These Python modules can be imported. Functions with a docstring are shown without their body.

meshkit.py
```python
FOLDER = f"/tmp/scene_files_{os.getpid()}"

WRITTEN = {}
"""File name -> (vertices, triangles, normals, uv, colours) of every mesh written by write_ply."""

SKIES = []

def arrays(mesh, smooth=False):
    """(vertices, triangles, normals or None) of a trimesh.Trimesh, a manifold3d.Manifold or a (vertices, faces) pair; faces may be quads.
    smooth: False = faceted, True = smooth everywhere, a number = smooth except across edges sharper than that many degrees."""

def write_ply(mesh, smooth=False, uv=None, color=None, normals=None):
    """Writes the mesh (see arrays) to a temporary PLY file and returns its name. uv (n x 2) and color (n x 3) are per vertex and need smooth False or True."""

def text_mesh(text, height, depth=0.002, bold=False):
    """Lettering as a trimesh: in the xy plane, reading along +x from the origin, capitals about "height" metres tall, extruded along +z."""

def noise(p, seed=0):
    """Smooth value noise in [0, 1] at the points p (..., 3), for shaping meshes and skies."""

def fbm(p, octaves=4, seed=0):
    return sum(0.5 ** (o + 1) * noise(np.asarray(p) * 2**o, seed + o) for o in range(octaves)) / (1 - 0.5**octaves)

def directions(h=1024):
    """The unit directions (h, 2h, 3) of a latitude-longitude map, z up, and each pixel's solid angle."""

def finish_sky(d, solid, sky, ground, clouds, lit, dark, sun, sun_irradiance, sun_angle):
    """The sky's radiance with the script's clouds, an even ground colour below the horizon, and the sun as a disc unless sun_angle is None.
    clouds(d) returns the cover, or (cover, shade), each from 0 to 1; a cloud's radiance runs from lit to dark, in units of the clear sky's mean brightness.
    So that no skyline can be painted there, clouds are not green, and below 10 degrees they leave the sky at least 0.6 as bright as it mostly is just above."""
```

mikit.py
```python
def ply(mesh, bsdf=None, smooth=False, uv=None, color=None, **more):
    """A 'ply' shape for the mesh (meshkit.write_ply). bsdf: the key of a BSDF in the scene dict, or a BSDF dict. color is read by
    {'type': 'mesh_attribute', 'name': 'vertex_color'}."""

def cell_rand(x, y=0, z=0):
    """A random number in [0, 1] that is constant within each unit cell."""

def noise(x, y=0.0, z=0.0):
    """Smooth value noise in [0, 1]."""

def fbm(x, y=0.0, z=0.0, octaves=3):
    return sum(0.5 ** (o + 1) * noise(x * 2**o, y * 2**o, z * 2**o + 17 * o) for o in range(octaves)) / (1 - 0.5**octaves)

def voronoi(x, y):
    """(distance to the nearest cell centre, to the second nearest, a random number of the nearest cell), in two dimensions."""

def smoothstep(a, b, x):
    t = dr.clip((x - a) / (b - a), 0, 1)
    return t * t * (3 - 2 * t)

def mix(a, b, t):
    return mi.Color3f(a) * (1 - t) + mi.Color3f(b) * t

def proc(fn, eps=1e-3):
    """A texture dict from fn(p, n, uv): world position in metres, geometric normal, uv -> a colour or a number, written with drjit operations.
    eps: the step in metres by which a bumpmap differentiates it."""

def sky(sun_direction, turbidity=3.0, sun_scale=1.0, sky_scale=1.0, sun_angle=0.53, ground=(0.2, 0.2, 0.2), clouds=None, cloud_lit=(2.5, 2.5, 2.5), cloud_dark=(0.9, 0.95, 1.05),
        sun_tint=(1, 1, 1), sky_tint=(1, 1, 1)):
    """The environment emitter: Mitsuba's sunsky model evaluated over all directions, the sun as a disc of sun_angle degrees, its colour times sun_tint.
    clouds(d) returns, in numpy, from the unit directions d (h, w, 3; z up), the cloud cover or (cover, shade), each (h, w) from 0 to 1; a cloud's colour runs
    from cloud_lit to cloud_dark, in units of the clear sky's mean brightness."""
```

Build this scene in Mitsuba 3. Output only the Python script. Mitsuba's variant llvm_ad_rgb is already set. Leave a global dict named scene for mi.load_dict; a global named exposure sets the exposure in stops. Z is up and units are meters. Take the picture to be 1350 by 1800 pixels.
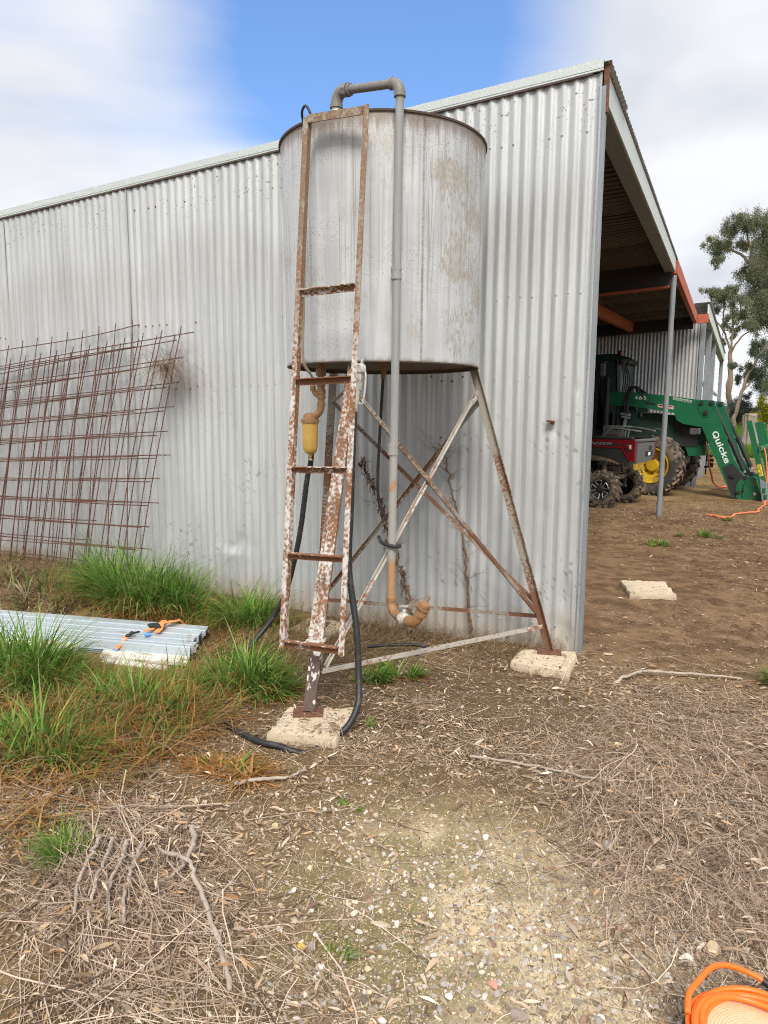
import math
import numpy as np
import drjit as dr
import trimesh
import mitsuba as mi
import mikit
import meshkit
from shapely.geometry import Polygon
from mikit import noise, fbm, voronoi, cell_rand, smoothstep, mix, proc

T = mi.ScalarTransform4f
scene, labels = {"type": "scene"}, {}

# ------------------------------------------------------------------ camera, sky, exposure
CAM = np.array([0.8125, -4.6589, 1.54])
FWD = np.array([-0.42974887, 0.89295219, -0.13398619])
UP = np.array([-0.06360757, 0.11808056, 0.99096471])
scene["camera"] = {"type": "perspective", "fov": 56.74, "fov_axis": "x", "near_clip": 0.05, "far_clip": 6000.0,
                   "to_world": T().look_at(origin=CAM.tolist(), target=(CAM + FWD).tolist(), up=UP.tolist())}
exposure = 2.45


def sstep(a, b, x):
    t = np.clip((np.asarray(x, float) - a) / (b - a), 0, 1)
    return t * t * (3 - 2 * t)


def sky_clouds(d):
    """Broken bright cloud: one wide tear of blue sky north of the shed, thinner veils elsewhere."""
    z = np.maximum(d[..., 2], 0.02)
    q = np.stack([d[..., 0] / (z + 0.35), d[..., 1] / (z + 0.35), np.zeros_like(z)], -1)
    big = meshkit.fbm(q * 1.5 + 3.1, 5, 4)
    fine = meshkit.fbm(q * 4.0 + 9.7, 4, 11)
    a, b = np.array([-0.395, 0.79, 0.475]), np.array([-0.17, 0.50, 0.85])     # the tear runs from low in the north to the zenith
    t = np.clip(((d - a) @ (b - a)) / ((b - a) @ (b - a)), 0, 1)
    dist = np.linalg.norm(d - (a + t[..., None] * (b - a)), axis=-1)
    dist = dist * (1 + 3.2 * np.clip((d - a) @ np.array([0.9007, 0.4344, 0.006]) - 0.10 + 0.22 * (fine - 0.5), 0, 0.4))
    gap = np.clip(1.22 - dist / (0.35 + 0.42 * (big - 0.5) + 0.20 * (fine - 0.5)), 0, 1)
    gap = gap * gap * (3 - 2 * gap)
    streak = meshkit.fbm(np.stack([q[..., 0] * 1.2 + q[..., 1] * 2.2, q[..., 1] * 6.5 - q[..., 0] * 6.0, 0 * z + 5.5], -1), 4, 17)
    side = sstep(-0.30, 0.35, d @ np.array([0.9007, 0.4344, 0.006]))          # thin veils to the west, heaped cloud to the east
    veil = np.clip(0.97 + 0.55 * (streak - 0.5) + 0.8 * (big - 0.5) + 0.4 * (fine - 0.5), 0.12, 1)
    heap = np.clip(0.98 + 0.6 * (fine - 0.45), 0, 1)
    cover = np.clip((veil * (1 - side) + heap * side) - 1.35 * gap * (0.85 + 0.5 * (fine - 0.5)) + 0.22 * (streak - 0.30), 0.04, 1)
    lump = meshkit.fbm(q * 2.6 + 21.0, 5, 31)
    shade = np.clip(0.30 - 0.18 * side + 3.0 * (lump - 0.5) * (0.5 + 0.8 * side) + 0.9 * (fine - 0.5), 0, 1)
    return cover, shade


scene["sky"] = mikit.sky((0.28, -0.66, 0.70), turbidity=3, sun_scale=0.55, sun_angle=22, clouds=sky_clouds, sun_tint=(0.87, 0.975, 1.16), cloud_lit=(1.86, 1.88, 1.94), cloud_dark=(1.32, 1.39, 1.54), sky_tint=(0.86, 1.05, 1.30),
                         ground=(0.17, 0.13, 0.09))

# ------------------------------------------------------------------ scene entries
COUNT = {}


def key_for(name, parent=None):
    k = (parent + "__" if parent else "") + name
    n = COUNT.get(k, 0)
    COUNT[k] = n + 1
    return k if n == 0 else "%s_%03d" % (k, n)


def thing(name, label, cat, group=None, kind=None):
    k = key_for(name)
    labels[k] = {"label": label, "category": cat}
    if group:
        labels[k]["group"] = group
    if kind:
        labels[k]["kind"] = kind
    return k


def part(name, mesh, mat, parent, smooth=False, color=None, label=None, kind=None):
    k = key_for(name, parent)
    if isinstance(mesh, M):
        mesh, color = mesh.get()
    scene[k] = mikit.ply(mesh, mat, smooth=smooth, color=color)
    if label or kind:
        labels[k] = {**({"label": label} if label else {}), **({"kind": kind} if kind else {})}
    return k


def single(name, mesh, mat, label=None, cat=None, smooth=False, color=None, group=None, kind=None):
    k = key_for(name)
    if isinstance(mesh, M):
        mesh, color = mesh.get()
    scene[k] = mikit.ply(mesh, mat, smooth=smooth, color=color)
    labels[k] = {}
    for a, b in (("label", label), ("category", cat), ("group", group), ("kind", kind)):
        if b:
            labels[k][a] = b
    return k


# ------------------------------------------------------------------ mesh helpers
def V(*a):
    return np.array(a, float)


def unit(v):
    v = np.asarray(v, float)
    return v / np.linalg.norm(v)


class M:
    """Collects triangles, with a colour per vertex where given."""

    def __init__(self):
        self.v, self.f, self.c, self.n = [], [], [], 0

    def add(self, v, f, c=None):
        v, f = np.asarray(v, float), np.asarray(f, int)
        if f.shape[1] == 4:
            f = np.vstack([f[:, [0, 1, 2]], f[:, [0, 2, 3]]])
        self.v.append(v)
        self.f.append(f + self.n)
        self.c.append(None if c is None else np.broadcast_to(np.asarray(c, float), v.shape))
        self.n += len(v)
        return self

    def mesh(self, m, c=None):
        return self.add(m[0], m[1], c)

    def get(self):
        col = None if self.c[0] is None else np.vstack(self.c)
        return (np.vstack(self.v), np.vstack(self.f)), col


def frame(z, up=(0, 0, 1)):
    z = unit(z)
    up = np.asarray(up, float)
    if abs(z @ unit(up)) > 0.999:
        up = V(0, 1, 0)
    x = unit(np.cross(up, z))
    return np.stack([x, np.cross(z, x), z], 1)      # columns: side, up-ish, along


def rotz(a):
    c, s = math.cos(a), math.sin(a)
    return np.array([[c, -s, 0], [s, c, 0], [0, 0, 1.0]])


def roty(a):
    c, s = math.cos(a), math.sin(a)
    return np.array([[c, 0, s], [0, 1, 0], [-s, 0, c]])


def rotx(a):
    c, s = math.cos(a), math.sin(a)
    return np.array([[1, 0, 0], [0, c, -s], [0, s, c]])


def xf(m, R=None, t=(0, 0, 0)):
    v = m[0] if R is None else m[0] @ np.asarray(R).T
    return v + np.asarray(t, float), m[1]


def hull(pts):
    h = trimesh.convex.convex_hull(np.asarray(pts, float))
    return np.array(h.vertices), np.array(h.faces)


def box(size, center=(0, 0, 0), R=None, ch=0.0):
    h = np.asarray(size, float) / 2
    s = np.array([[a, b, c] for a in (-1, 1) for b in (-1, 1) for c in (-1, 1)], float)
    if ch <= 0:
        f = np.array([[0, 1, 3], [0, 3, 2], [4, 6, 7], [4, 7, 5], [0, 4, 5], [0, 5, 1], [2, 3, 7], [2, 7, 6], [0, 2, 6], [0, 6, 4], [1, 5, 7], [1, 7, 3]])
        m = (s * h, f)
    else:
        m = hull(np.vstack([s * (h - ch * np.array(k)) for k in ((0, 1, 1), (1, 0, 1), (1, 1, 0))]))
    return xf(m, R, center)


def extrude(poly, depth):
    m = trimesh.creation.extrude_polygon(poly if not isinstance(poly, (list, np.ndarray)) else Polygon(poly), depth, engine="earcut")
    return np.array(m.vertices), np.array(m.faces)


def plate_xz(pts, y0, y1):
    """A flat plate with outline pts in (x, z), from y0 to y1."""
    v, f = extrude(pts, abs(y1 - y0))
    return np.stack([v[:, 0], np.full(len(v), max(y0, y1)) - v[:, 2], v[:, 1]], 1), f


def bar(p0, p1, section, up=(0, 0, 1)):
    """The section (list of (side, up) points) carried from p0 to p1."""
    p0, p1 = np.asarray(p0, float), np.asarray(p1, float)
    L = np.linalg.norm(p1 - p0)
    m = extrude(section, L)
    return xf(m, frame(p1 - p0, up), p0)


def angle_iron(a, t):
    return [(0, 0), (a, 0), (a, t), (t, t), (t, a), (0, a)]


def rect(w, h):
    return [(-w / 2, -h / 2), (w / 2, -h / 2), (w / 2, h / 2), (-w / 2, h / 2)]


def tube(points, r, sides=10, caps=True):
    p = np.asarray(points, float)
    n = len(p)
    r = np.broadcast_to(np.asarray(r, float), (n,))
    t = np.gradient(p, axis=0)
    t /= np.linalg.norm(t, axis=1, keepdims=True) + 1e-12
    a = np.cross(t[0], (0, 0, 1.0) if abs(t[0][2]) < 0.9 else (1.0, 0, 0))
    a = unit(a)
    A = []
    for k in range(n):
        a = unit(a - t[k] * (a @ t[k]))
        A.append(a)
    A = np.array(A)
    B = np.cross(t, A)
    ang = np.arange(sides) * 2 * np.pi / sides
    v = p[:, None] + r[:, None, None] * (np.cos(ang)[None, :, None] * A[:, None] + np.sin(ang)[None, :, None] * B[:, None])
    i, j = np.meshgrid(np.arange(n - 1), np.arange(sides), indexing="ij")
    q = np.stack([i * sides + j, i * sides + (j + 1) % sides, (i + 1) * sides + (j + 1) % sides, (i + 1) * sides + j], -1).reshape(-1, 4)
    f = np.vstack([q[:, [0, 1, 2]], q[:, [0, 2, 3]]])
    v = v.reshape(-1, 3)
    if caps:
        v = np.vstack([v, p[:1], p[-1:]])
        j = np.arange(sides)
        f = np.vstack([f, np.stack([(j + 1) % sides, j, np.full(sides, n * sides)], 1),
                       np.stack([(n - 1) * sides + j, (n - 1) * sides + (j + 1) % sides, np.full(sides, n * sides + 1)], 1)])
    return v, f


def lathe(profile, n=32, R=None, t=(0, 0, 0), close=False):
    """profile: (radius, height) pairs, turned about z."""
    pr = np.asarray(profile, float)
    k = len(pr)
    ang = np.arange(n) * 2 * np.pi / n
    v = np.stack([pr[:, None, 0] * np.cos(ang), pr[:, None, 0] * np.sin(ang), np.repeat(pr[:, 1:2], n, 1)], -1).reshape(-1, 3)
    i, j = np.meshgrid(np.arange(k - 1), np.arange(n), indexing="ij")
    q = np.stack([i * n + j, i * n + (j + 1) % n, (i + 1) * n + (j + 1) % n, (i + 1) * n + j], -1).reshape(-1, 4)
    return xf((v, np.vstack([q[:, [0, 1, 2]], q[:, [0, 2, 3]]])), R, t)


def smooth_path(pts, n=8):
    """Catmull-Rom through the points."""
    p = np.asarray(pts, float)
    p = np.vstack([2 * p[0] - p[1], p, 2 * p[-1] - p[-2]])
    out = []
    for i in range(1, len(p) - 2):
        for s in np.arange(n) / n:
            a, b, c, d = p[i - 1:i + 3]
            out.append(0.5 * (2 * b + (c - a) * s + (2 * a - 5 * b + 4 * c - d) * s * s + (3 * b - a - 3 * c + d) * s ** 3))
    out.append(p[-2])
    return np.array(out)


def grid(P):
    """A sheet from an array of points (rows, cols, 3)."""
    r, c = P.shape[:2]
    i, j = np.meshgrid(np.arange(r - 1), np.arange(c - 1), indexing="ij")
    q = np.stack([i * c + j, i * c + j + 1, (i + 1) * c + j + 1, (i + 1) * c + j], -1).reshape(-1, 4)
    return P.reshape(-1, 3), np.vstack([q[:, [0, 1, 2]], q[:, [0, 2, 3]]])


def gauss(x, y, cx, cy, rx, ry=None):
    return np.exp(-(((x - cx) / rx) ** 2 + ((y - cy) / (ry or rx)) ** 2))


def nf(x, y, s, seed=0, octaves=3):
    x, y = np.broadcast_arrays(np.asarray(x, float), np.asarray(y, float))
    return meshkit.fbm(np.stack([x * s, y * s, np.zeros_like(x) + 0.37], -1), octaves, seed)


def ground_z(x, y):
    """Height of the bare ground."""
    x, y = np.asarray(x, float), np.asarray(y, float)
    h = 0.135 * sstep(-2.0, -5.8, x) * sstep(-2.6, -0.4, y)
    h = h - 0.03 * gauss(x, y, -1.2, 0.1, 1.0, 0.7)
    h = h + 0.13 * gauss(x, y, -0.2, 6.4, 1.6, 0.9)
    h = h + 0.10 * gauss(x, y, -4.2, -0.75, 1.3, 0.35) + 0.05 * gauss(x, y, -2.6, -2.2, 0.9, 0.6)
    near = sstep(14, 6, np.hypot(x, y))
    h = h + near * (0.030 * (nf(x, y, 2.2, 3) - 0.5) + 0.014 * (nf(x, y, 11, 5) - 0.5))
    mud = gauss(x, y, 0.75, 1.1, 1.3, 1.0)
    h = h + mud * (0.13 * (nf(x * 1.0, y * 1.6, 5.0, 8, 4) - 0.5))
    h = h + 0.053 * (np.clip(y, 22.6, 47) - 22.6) + 0.12 * sstep(22, 40, y) * (nf(x, y, 0.25, 9) - 0.5)
    return h

# ------------------------------------------------------------------ materials
def mat(key, **k):
    bump = k.pop("bump", None)
    b = {"type": "principled", **k}
    if bump:
        b = {"type": "bumpmap", "arbitrary": bump[0], "scale": bump[1], "bsdf": b}
    scene[key] = {"type": "twosided", "bsdf": b}


def rgb(*c):
    return {"type": "rgb", "value": list(c)}


def galv_fn(p, n, uv):
    sheet = cell_rand(dr.floor((p.x - 0.02) / 0.762), 3)
    streak = fbm(p.x * 90, p.y * 9, p.z * 1.3, 3)
    broad = fbm(p.x * 7, p.y * 2, p.z * 1.1, 3)
    c = mix((0.50, 0.525, 0.54), (0.405, 0.43, 0.445), smoothstep(0.3, 0.75, 0.55 * streak + 0.45 * broad))
    c = c * (0.93 + 0.14 * sheet)
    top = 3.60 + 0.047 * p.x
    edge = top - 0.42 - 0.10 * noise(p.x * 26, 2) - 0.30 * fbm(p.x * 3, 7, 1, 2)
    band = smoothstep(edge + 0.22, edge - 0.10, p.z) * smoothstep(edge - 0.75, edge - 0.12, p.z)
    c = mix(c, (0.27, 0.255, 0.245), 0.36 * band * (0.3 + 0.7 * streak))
    base = smoothstep(0.30, 0.02, p.z - 0.02 * dr.maximum(-p.x - 2, 0) + 0.2 * (fbm(p.x * 9, 1, p.z * 5) - 0.5))
    c = mix(c, (0.42, 0.34, 0.24), 0.55 * base)
    dots = smoothstep(0.83, 0.89, noise(p.x * 85, 1, p.z * 60)) * smoothstep(top - 0.55, top - 0.1, p.z) * smoothstep(0.5, 0.62, noise(p.x * 9, 4, p.z * 5))
    c = mix(c, (0.06, 0.06, 0.06), 0.7 * dots)
    sc = smoothstep(0.80, 0.86, noise((p.x * 0.8 + p.z * 0.55) * 75, 5, (p.z * 0.8 - p.x * 0.45) * 22)) * smoothstep(0.52, 0.66, fbm(p.x * 2.2, 8, p.z * 2.2)) * smoothstep(1.75, 1.3, p.z)
    c = mix(c, (0.15, 0.15, 0.155), 0.5 * sc)
    return c


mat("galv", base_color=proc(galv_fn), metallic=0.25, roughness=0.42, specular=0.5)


def galv_in_fn(p, n, uv):
    c = mix((0.50, 0.51, 0.52), (0.36, 0.365, 0.37), fbm(p.x * 12, p.y * 6, p.z * 1.2, 3))
    return c


mat("galv_plain", base_color=proc(galv_in_fn), metallic=0.3, roughness=0.42)


def ceil_fn(p, n, uv):
    return mix((0.105, 0.085, 0.072), (0.075, 0.06, 0.052), fbm(p.x * 1.5, p.y * 20, 1, 2))  # shade under the roof put into the base colour


mat("ceiling", base_color=proc(ceil_fn), roughness=0.8)
mat("flashing", base_color=rgb(0.50, 0.56, 0.56), metallic=0.15, roughness=0.5)


def steel_fn(p, n, uv):
    return mix((0.30, 0.33, 0.36), (0.20, 0.225, 0.25), fbm(p.x * 30, p.y * 30, p.z * 3, 3))


mat("post_steel", base_color=proc(steel_fn), metallic=0.3, roughness=0.5)
mat("dark_steel", base_color=rgb(0.035, 0.03, 0.028), roughness=0.7)
mat("red_oxide", base_color=rgb(0.36, 0.085, 0.045), roughness=0.65)


TCX, TCY = -1.11, -0.70


def tank_fn(p, n, uv):
    a = dr.atan2(p.x - TCX, -(p.y - TCY))            # 0 towards the viewer's side, growing to the right
    s = a * 0.585
    z = p.z
    vert = fbm(s * 60, 3, z * 1.4, 3)
    blot = fbm(s * 5, 1, z * 4, 4)
    c = mix((0.52, 0.55, 0.575), (0.41, 0.435, 0.455), smoothstep(0.3, 0.7, 0.5 * vert + 0.5 * blot))
    c = mix(c, (0.50, 0.525, 0.58), smoothstep(-0.05, -0.4, s) * 0.6)  # left flank bluer: cool light on that side put into the colour
    # khaki lichen / worn primer patches, denser on the right and by the ladder
    zone = 0.9 * smoothstep(0.50, 0.62, s) * smoothstep(2.15, 2.35, z) * smoothstep(3.05, 2.75, z) + 0.75 * smoothstep(0.13, 0.03, dr.abs(s - 0.10)) * smoothstep(2.15, 2.3, z) * smoothstep(2.75, 2.5, z) + 0.3
    pat = smoothstep(0.50, 0.62, fbm(s * 7 + 3, 7, z * 5, 4) * 0.72 + 0.28 * noise(s * 170, 2, z * 30) + 0.17 * (zone - 0.85))
    c = mix(c, (0.30, 0.25, 0.17), (0.42 + 0.38 * smoothstep(0.45, 0.6, s)) * pat * (0.3 + 0.7 * noise(s * 150, 5, z * 60)))
    run = smoothstep(0.56, 0.78, noise(s * 75, 6, z * 0.9)) * smoothstep(0.35, 0.65, noise(s * 260, 8, z * 2.5)) * smoothstep(1.9, 2.5, z)
    c = mix(c, (0.21, 0.19, 0.165), 0.5 * run)
    # dark speckle
    sp = smoothstep(0.80, 0.88, noise(s * 230, 3, z * 190)) * smoothstep(0.42, 0.62, fbm(s * 4, 9, z * 3, 3) + 0.16 * smoothstep(2.6, 3.05, z))
    c = mix(c, (0.09, 0.065, 0.05), 0.62 * sp)
    # riveted upright seam bleeding rust
    d = dr.abs(s - 0.475)
    seam = smoothstep(0.008, 0.002, d) * (0.35 + 0.65 * smoothstep(0.4, 0.6, noise(1, 2, z * 140)))
    drip = smoothstep(0.09, 0.0, dr.abs(s - 0.52)) * smoothstep(0.55, 0.75, noise(s * 190, 1, z * 5)) * smoothstep(2.0, 2.4, z)
    c = mix(c, (0.13, 0.07, 0.045), dr.clip(0.42 * seam + 0.4 * drip, 0, 1))
    edge = smoothstep(2.98, 3.06, z + 0.05 * noise(s * 60, 3)) + smoothstep(1.86, 1.825, z + 0.02 * noise(s * 40, 4))
    c = mix(c, (0.16, 0.11, 0.08), 0.75 * dr.clip(edge, 0, 1))
    return c


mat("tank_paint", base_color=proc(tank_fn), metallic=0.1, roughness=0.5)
mat("tank_dark", base_color=rgb(0.085, 0.06, 0.045), roughness=0.8)


def flake_fn(p, n, uv):
    """White paint flaking off rusty steel: more paint low on the ladder, more rust up high."""
    f = fbm(p.x * 95, p.y * 95, p.z * 70, 4)
    g = fbm(p.x * 9, p.y * 9, p.z * 5, 3)
    side = 0.10 * n.x
    paint = smoothstep(0.39, 0.60, 0.50 * f + 0.22 * fbm(p.x * 60, p.y * 60, p.z * 7, 2) + 0.28 * g - 0.012 - side * 0.5 - 0.06 * smoothstep(2.0, 2.3, p.z) - 0.12 * smoothstep(0.42, 0.2, p.z))
    rust = mix((0.29, 0.125, 0.05), (0.10, 0.055, 0.035), fbm(p.x * 80, p.y * 80, p.z * 80, 2))
    rust = mix(rust, (0.20, 0.15, 0.10), 0.6 * smoothstep(1.9, 2.5, p.z))
    white = mix((0.53, 0.52, 0.50), (0.30, 0.27, 0.23), smoothstep(1.75, 2.1, p.z))
    return mix(rust, white, paint)


def rung_fn(p, n, uv):
    f = fbm(p.x * 90, p.y * 90, p.z * 90, 3)
    rust = mix((0.24, 0.10, 0.045), (0.12, 0.06, 0.035), f)
    return mix(rust, (0.50, 0.47, 0.43), smoothstep(0.56, 0.62, 0.6 * f + 0.4 * fbm(p.x * 14, p.y * 14, p.z * 5, 2) - 0.07 * smoothstep(1.55, 1.7, p.z) + 0.16 * smoothstep(2.0, 2.1, p.z) + 0.07 * smoothstep(1.1, 1.2, p.z) * smoothstep(1.4, 1.3, p.z)))


def white_bar_fn(p, n, uv):
    f = fbm(p.x * 70, p.y * 70, p.z * 70, 3)
    g = fbm(p.x * 5, p.y * 5, p.z * 5, 2)
    return mix((0.25, 0.12, 0.06), mix((0.52, 0.50, 0.47), (0.38, 0.35, 0.30), g), smoothstep(0.36, 0.50, 0.5 * f + 0.5 * g + 0.02))


mat("white_bar", base_color=proc(white_bar_fn), roughness=0.7)
mat("rung_rust", base_color=proc(rung_fn), roughness=0.75)
mat("flaking_paint", base_color=proc(flake_fn), roughness=0.7)


def rustbar_fn(p, n, uv):
    """Rust with the last grey-white paint left on: for the braces."""
    f = fbm(p.x * 85, p.y * 85, p.z * 85, 3)
    g = fbm(p.x * 4, p.y * 4, p.z * 4, 2)
    paint = smoothstep(0.45, 0.55, 0.45 * f + 0.55 * g + 0.22 * smoothstep(1.15, 1.7, p.z) - 0.05)
    rust = mix((0.21, 0.09, 0.045), (0.10, 0.055, 0.035), f)
    return mix(rust, mix((0.33, 0.32, 0.29), (0.24, 0.22, 0.18), g), paint)


mat("worn_bar", base_color=proc(rustbar_fn), roughness=0.7)


def rust_fn(p, n, uv):
    return mix((0.20, 0.085, 0.05), (0.085, 0.042, 0.028), fbm(p.x * 40, p.y * 40, p.z * 40, 3))


mat("rust", base_color=proc(rust_fn), roughness=0.85)
mat("dark_rust", base_color=proc(lambda p, n, uv: mix(mix((0.13, 0.085, 0.07), (0.06, 0.045, 0.04), fbm(p.x * 50, p.y * 50, p.z * 20, 3)), (0.52, 0.51, 0.50), smoothstep(0.52, 0.58, fbm(p.x * 60, p.y * 60, p.z * 25, 3) - 0.12 * smoothstep(0.30, 0.12, p.z)))), roughness=0.75)
mat("mesh_rust", base_color=rgb(0.105, 0.050, 0.036), roughness=0.85)


def conc_fn(p, n, uv):
    c = mix((0.58, 0.49, 0.365), (0.46, 0.385, 0.28), fbm(p.x * 8, p.y * 8, p.z * 8, 4))
    pit = smoothstep(0.72, 0.80, noise(p.x * 90, p.y * 90, p.z * 90))
    c = mix(c, (0.16, 0.12, 0.08), 0.7 * pit)
    return mix(c, (0.22, 0.16, 0.10), 0.8 * smoothstep(0.035, 0.0, p.z) * noise(p.x * 20, p.y * 20, 4))


mat("concrete", base_color=proc(conc_fn), roughness=0.9, bump=(proc(lambda p, n, uv: fbm(p.x * 60, p.y * 60, p.z * 60, 3)), 0.002))


def pvc_fn(p, n, uv):
    c = mix((0.215, 0.23, 0.235), (0.32, 0.335, 0.335), fbm(p.x * 120, p.y * 120, p.z * 2.2, 3))
    up = smoothstep(3.05, 3.12, p.z)
    c = mix(c, (0.17, 0.165, 0.155), 0.8 * up)
    c = mix(c, (0.36, 0.35, 0.31), 0.55 * smoothstep(1.55, 1.2, p.z))
    orange = smoothstep(0.80, 0.74, p.z) + smoothstep(0.04, 0.02, dr.abs(p.z - 1.17)) * smoothstep(0.35, 0.6, noise(p.x * 90, p.y * 90, p.z * 9))
    return mix(c, (0.40, 0.20, 0.085), 0.85 * dr.clip(orange, 0, 1))


mat("pvc", base_color=proc(pvc_fn), roughness=0.55)
mat("brown_fitting", base_color=proc(lambda p, n, uv: mix((0.34, 0.19, 0.085), (0.20, 0.11, 0.055), fbm(p.x * 50, p.y * 50, p.z * 50, 3))), roughness=0.6)
mat("white_metal", base_color=proc(lambda p, n, uv: mix((0.60, 0.59, 0.56), (0.33, 0.30, 0.25), smoothstep(0.5, 0.75, fbm(p.x * 60, p.y * 60, p.z * 60, 3)))), roughness=0.5, metallic=0.2)
mat("amber", base_color=rgb(0.50, 0.33, 0.08), roughness=0.28, specular=0.5, clearcoat=0.4)
mat("rubber", base_color=proc(lambda p, n, uv: mix((0.018, 0.019, 0.021), (0.05, 0.045, 0.04), smoothstep(0.5, 0.8, fbm(p.x * 25, p.y * 25, p.z * 25, 3)))), roughness=0.5)
mat("cream_tube", base_color=rgb(0.45, 0.40, 0.28), roughness=0.5)
mat("vcol", base_color={"type": "mesh_attribute", "name": "vertex_color"}, roughness=0.85, specular=0.25)
scene["leafy"] = {"type": "principledthin", "base_color": {"type": "mesh_attribute", "name": "vertex_color"}, "roughness": 0.6, "diff_trans": 0.7, "spec_trans": 0.0, "eta": 1.4}


def green_fn(p, n, uv):
    c = mix((0.008, 0.135, 0.058), (0.006, 0.10, 0.042), fbm(p.x * 4, p.y * 4, p.z * 4, 3))
    return mix(c, (0.12, 0.10, 0.06), 0.45 * smoothstep(0.55, 0.75, fbm(p.x * 9, p.y * 9, p.z * 6, 3)) * smoothstep(1.2, 0.3, p.z))


mat("green_paint", base_color=proc(green_fn), roughness=0.38, clearcoat=0.3)
mat("dark_green", base_color=rgb(0.004, 0.026, 0.015), roughness=0.6)
mat("black_plastic", base_color=rgb(0.022, 0.024, 0.026), roughness=0.55)
mat("grey_plastic", base_color=proc(lambda p, n, uv: mix((0.085, 0.095, 0.105), (0.12, 0.12, 0.115), fbm(p.x * 20, p.y * 20, p.z * 8, 3))), roughness=0.5)
mat("red_plastic", base_color=rgb(0.14, 0.004, 0.009), roughness=0.3, clearcoat=0.5)  # red deepened: shade under the shed put into the colour
mat("yellow_paint", base_color=proc(lambda p, n, uv: mix((0.52, 0.34, 0.018), (0.33, 0.21, 0.04), smoothstep(0.45, 0.75, fbm(p.x * 7, p.y * 7, p.z * 7, 3)))), roughness=0.45)


def tyre_fn(p, n, uv):
    return mix((0.045, 0.042, 0.04), (0.17, 0.13, 0.095), smoothstep(0.42, 0.68, fbm(p.x * 6, p.y * 6, p.z * 6, 4)))


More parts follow.
